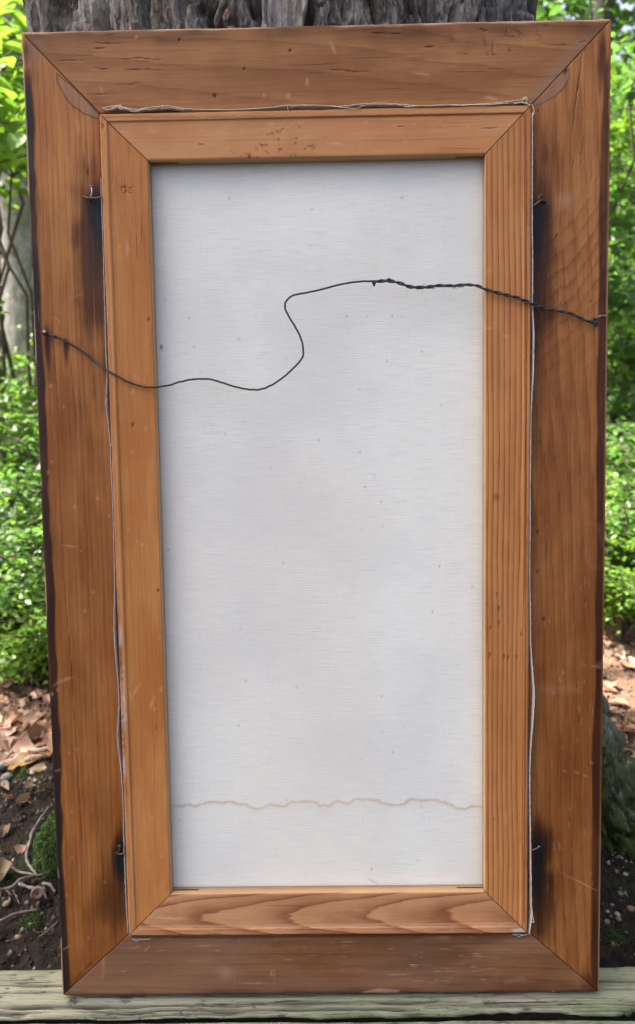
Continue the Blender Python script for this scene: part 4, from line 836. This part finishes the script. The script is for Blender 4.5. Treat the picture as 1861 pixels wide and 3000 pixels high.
# ================================================================== LITTER, PEBBLES, TWIGS
def gpt(px, py, z=.0):
    r_ = ray(px, py); k = (z-CAM_P.z)/r_.z; p = CAM_P+r_*k; return p.x, p.y
PEB = [plain('pebble_tan', (.21, .15, .10), (.13, .09, .06), 60, .8), plain('pebble_grey', (.15, .145, .135), (.09, .087, .08), 60, .8), plain('pebble_pale', (.31, .28, .24), (.22, .19, .16), 60, .75)]
def pebble_mesh(seed):
    rg = np.random.default_rng(seed); n, m = 8, 6; V = []
    for i in range(m+1):
        for j in range(n):
            t, p = math.pi*i/m, 2*math.pi*j/n; V.append((math.sin(t)*math.cos(p), math.sin(t)*math.sin(p), math.cos(t)))
    V = np.array(V); k = 1+.5*(fbm(V[:, 0]*1.6+seed, V[:, 1]*1.6+V[:, 2]*1.3, seed, 3)-.5); V = V*k[:, None]*[1, .8, .6]
    return mesh_from('pebble', V, grid_faces(m+1, n, wrap_c=True))
PM = [[pebble_mesh(s+10*k) for s in range(3)] for k in range(3)]
for k in range(3):
    for m_ in PM[k]: m_.materials.append(PEB[k])
def pebble(x, y, r, k, label='small tan and grey pebble lying on the dark soil', group='pebbles on the soil'):
    o_ = bpy.data.objects.new('pebble', PM[k][random.randrange(3)]); COL.objects.link(o_); o_.location = (x, y, float(gz(x, y))+r*.3); o_.scale = (r,)*3; o_.rotation_euler = (random.uniform(-.3, .3), random.uniform(-.3, .3), random.uniform(0, 6))
    l = {0: 'small tan pebble lying on the dark soil', 1: 'small grey pebble lying on the dark soil', 2: 'small whitish pebble lying on the dark soil'}[k]; tag(o_, l, 'pebble', {0: 'tan pebbles', 1: 'grey pebbles', 2: 'whitish pebbles'}[k])
for px, py, s, k in [(25, 2690, 13, 0), (30, 2645, 9, 0), (47, 2716, 8, 0), (57, 2780, 12, 0), (130, 2538, 9, 0), (70, 2765, 8, 1), (1812, 2534, 15, 0), (1845, 2697, 14, 0), (1806, 2716, 11, 2), (1790, 2700, 8, 0), (1777, 2730, 6, 2), (1810, 2735, 10, 0), (1830, 2605, 9, 2), (1805, 2600, 10, 1), (25, 2315, 22, 1), (10, 2285, 20, 1), (100, 2300, 13, 2), (1815, 2660, 10, 1), (85, 2690, 8, 1), (140, 2600, 7, 0), (120, 2570, 8, 1)]:
    x, y = gpt(px, py); d_ = math.hypot(x-CAM_P.x, y-CAM_P.y, .7); pebble(x, y, s*d_/2500*.9, k)
for i in range(150):
    x, y = random.uniform(-.7, 1.2), random.uniform(.07, 1.1)
    if math.hypot(x-TX, y-TY) < .42: continue
    pebble(x, y, random.uniform(.0025, .006), random.choice([0, 0, 1, 1, 1, 1, 2]))
# fine crumbs: nobody could count these
rg = np.random.default_rng(5); n = 34000; cx_ = rg.uniform(-.7, 1.3, n); cy_ = rg.uniform(.06, 1.15, n); kp = np.hypot(cx_-TX, cy_-TY) > .36; cx_, cy_ = cx_[kp], cy_[kp]; n = len(cx_)
tet = np.array([(1, 0, -.3), (-.5, .8, -.3), (-.5, -.8, -.3), (.1, 0, .8)]); s_ = .0010+.0055*rg.uniform(0, 1, n)**2.0; ro = rg.uniform(0, 6.28, n)
V = np.stack([cx_[:, None]+s_[:, None]*(tet[None, :, 0]*np.cos(ro)[:, None]-tet[None, :, 1]*np.sin(ro)[:, None]), cy_[:, None]+s_[:, None]*(tet[None, :, 0]*np.sin(ro)[:, None]+tet[None, :, 1]*np.cos(ro)[:, None]), gz(cx_, cy_)[:, None]+s_[:, None]*tet[None, :, 2]], -1).reshape(-1, 3)
F = (np.arange(n)[:, None, None]*4+np.array([(0, 1, 3), (1, 2, 3), (2, 0, 3), (0, 2, 1)])[None]).reshape(-1, 3)
g = G('soil_crumb'); r_ = g.node('ShaderNodeNewGeometry').outputs['Random Per Island']; col = g.ramp(r_, [(0, (.012, .009, .007)), (.55, (.035, .026, .020)), (.8, (.085, .066, .05)), (.95, (.18, .15, .115)), (1, (.3, .27, .22))])
tag(link('soil_crumbs', mesh_from('soil_crumbs', V, F, False), g.done(g.bsdf(col, .9, .15))), 'loose dark soil crumbs and grit around the tree foot', 'soil', kind='stuff')
# fallen leaves
FL = [leaf_mat('dead_leaf_pink', (.52, .34, .26), (.38, .22, .15), (.35, .18, .10)), leaf_mat('dead_leaf_tan', (.29, .21, .125), (.19, .13, .075), (.40, .26, .12)), leaf_mat('dead_leaf_brown', (.17, .10, .06), (.25, .15, .09), (.2, .1, .05))]
def dead_leaf(seed, k):
    rg = np.random.default_rng(seed); V = LEAF_V*[1, 1.15, 2.2]; V = V+rg.normal(0, .05, V.shape); V[:, 2] += .5*(V[:, 0]-.5)**2+1.2*V[:, 1]**2; V[:, 0] -= .5; V[:, 2] -= V[:, 2].min()
    m_ = mesh_from('fallen_leaf', V, LEAF_T, False); m_.materials.append(FL[k]); return m_
DL = [[dead_leaf(s*7+k, k) for s in range(4)] for k in range(3)]
LB = ['dry pinkish brown leaf fallen on the forest floor', 'dry pale tan leaf fallen on the forest floor', 'dark brown leaf fallen on the forest floor']
def fallen(x, y, s, k):
    o_ = bpy.data.objects.new('fallen_leaf', DL[k][random.randrange(4)]); COL.objects.link(o_); o_.location = (x, y, float(gz(x, y))+.001); o_.scale = (s,)*3; o_.rotation_euler = (random.uniform(-.35, .35), random.uniform(-.35, .35), random.uniform(0, 6.3)); tag(o_, LB[k], 'fallen leaf', ['pinkish fallen leaves', 'tan fallen leaves', 'brown fallen leaves'][k])
for i in range(150):
    px, py = random.uniform(-60, 215), random.uniform(2095, 2265); fallen(*gpt(px, py, .01), random.uniform(.025, .05), random.choice([0, 0, 0, 1, 2]))
for i in range(70):
    px, py = random.uniform(1780, 1960), random.uniform(2085, 2420); fallen(*gpt(px, py, .01), random.uniform(.022, .042), random.choice([0, 0, 1, 2, 2]))
for px, py, s, k in [(50, 2283, .024, 1), (110, 2280, .028, 1), (65, 2530, .022, 0), (8, 2595, .030, 1), (20, 2335, .02, 1), (75, 2410, .024, 1), (95, 2355, .02, 1), (30, 2400, .02, 2), (20, 2480, .02, 2)]: fallen(*gpt(px, py, .01), s, k)
rg = np.random.default_rng(6); n = 9000; lx = rg.uniform(-5, 6, n); ly = rg.uniform(.75, 6, n); kp = np.hypot(lx-TX, ly-TY) > .6; P = np.stack([lx, ly, gz(lx, ly)+.006], -1)[kp]
V, F = leaves(P, .045, 7, .28, LEAF_V*[1, 1.1, 1.8], LEAF_T, droop=0.); tag(link('leaf_litter', mesh_from('leaf_litter', V, F, False), FL[0]), 'carpet of dry brown leaf litter under the bushes', 'leaf litter', kind='stuff')
# twigs
TW = plain('grey_twig', (.19, .18, .165), (.10, .095, .088), 90, .85, .2, .6, .001); TWD = plain('brown_twig', (.13, .10, .08), (.08, .06, .05), 90, .85, .2, .6, .001); TWP = plain('pale_twig', (.5, .42, .32), (.38, .3, .22), 90, .8)
def twig(pxs, r, label, mat=TW, lift=.006, forks=()):
    def path(L): 
        P = []
        for px, py in L:
            x, y = gpt(px, py, .01); P.append((x, y, float(gz(x, y))+lift))
        return smooth_path(P, 6)
    Q = path(pxs); pr = [tube(Q, np.linspace(r, r*.6, len(Q))*(1+.25*np.sin(np.arange(len(Q))*1.3)), 7)]
    for f_ in forks: q = path(f_); pr.append(tube(q, np.linspace(r*.75, r*.4, len(q)), 6))
    tag(link('twig', mesh_from('twig', *join(*pr)), mat), label, 'twig')
twig([(100, 2500), (92, 2530), (83, 2560), (88, 2580), (112, 2600)], .0026, 'crooked pale grey forked twig lying on the soil near the timber', TW, .006, [[(40, 2580), (58, 2594), (90, 2602), (125, 2603), (165, 2595)]])
twig([(-20, 2645), (30, 2632), (70, 2625), (105, 2612)], .0026, 'thin brown straight twig on the soil', TWD)
twig([(60, 2632), (95, 2640), (125, 2650), (140, 2664)], .0022, 'short bluish grey twig with a kinked end', TW); twig([(130, 2628), (150, 2636), (165, 2645)], .0024, 'stubby light grey twig touching the frame edge side', TW)
twig([(-10, 2718), (40, 2705), (80, 2698), (115, 2695)], .0022, 'thin dark twig lying below the coiled shell', TWD); twig([(100, 2500), (125, 2470), (150, 2430)], .0018, 'slim grey twig rising towards the moss', TW)
twig([(-80, 2250), (20, 2238), (100, 2232), (230, 2225)], .0065, 'long fallen grey stick lying between the pinkish leaves and bare soil', TW, .012); twig([(-60, 2275), (40, 2262), (110, 2258), (220, 2250)], .0075, 'dark fallen stick lying along the grey one', TWD, .008)
twig([(1780, 2250), (1830, 2235), (1930, 2240)], .007, 'dark stick among the leaves beside the mossy root', TWD, .008)
for i in range(14):
    px, py = random.uniform(-40, 150), random.uniform(2380, 2780); a = random.uniform(0, 3.14); L = random.uniform(12, 40); 
    x0, y0 = gpt(px, py, .01); P = [(x0+math.cos(a)*t*L*.0004, y0+math.sin(a)*t*L*.0004, float(gz(x0+math.cos(a)*t*L*.0004, y0+math.sin(a)*t*L*.0004))+.003) for t in (-1, 0, 1)]
    tag(link('twig', mesh_from('twig', *tube(smooth_path(P, 3), .0009, 5)), TWD), 'tiny dark twig fragment lying on the soil', 'twig', 'twig fragments')
# coiled shell
x, y = gpt(116, 2682); P = []
for i in range(60):
    a = i/59*2.6*2*math.pi; R_ = .0016+.0052*(i/59); P.append((R_*math.cos(a), -.001*i/59, R_*math.sin(a)))
V, F = tube(P, np.linspace(.0006, .0019, 60), 7); sh = link('snail_shell', mesh_from('snail_shell', V, F), plain('shell', (.10, .05, .035), (.17, .12, .09), 200, .5)); sh.location = (x, y, float(gz(x, y))+.0075); sh.rotation_euler = (-.5, 0, .2)
tag(sh, 'small reddish brown coiled shell on the dark soil', 'shell')
# moss cushions
MS = leaf_mat('moss', (.030, .072, .009), (.055, .105, .010), (.06, .14, .015))
def moss(px, py, z, rx, ry, rz, n, seed, depth_y, label):
    r_ = ray(px, py); k = (depth_y-CAM_P.y)/r_.y; p = CAM_P+r_*k; rg = np.random.default_rng(seed)
    P = rg.normal(0, 1, (n, 3)); P /= np.linalg.norm(P, axis=1)[:, None]; P = P*[rx, ry, rz]; P[:, 2] = P[:, 2]-P[:, 0]*.0
    P *= (.70+.55*fbm(P[:, 0]*60, P[:, 2]*60, seed, 3))[:, None]; P[:, 0] *= 1-.55*P[:, 2]/rz; P[:, 0] += .25*P[:, 2]; V, F = leaves(P+np.array(p), .0052, seed, .6, LEAF_V*[1, .5, 1], LEAF_T, droop=.7); tag(link('moss_cushion', mesh_from('moss_cushion', V, F, False), MS), label, 'moss', kind='stuff')
moss(188, 2440, 0, .032, .05, .046, 9000, 3, .30, 'bright green moss cushion at the left foot of the oak trunk')
for i, (px, py) in enumerate([(10, 2640), (100, 2740), (60, 2310), (1800, 2780)]):
    x, y = gpt(px, py); rg = np.random.default_rng(200+i); P = np.stack([x+rg.normal(0, .009, 500), y+rg.normal(0, .009, 500), np.zeros(500)], -1); P[:, 2] = gz(P[:, 0], P[:, 1])+.001; V, F = leaves(P, .0032, 210+i, .7, LEAF_V*[1, .5, 1], LEAF_T, droop=-.6)
    tag(link('moss_patch', mesh_from('moss_patch', V, F, False), MS), 'thin patch of short green moss on the soil', 'moss', 'moss patches', 'stuff')
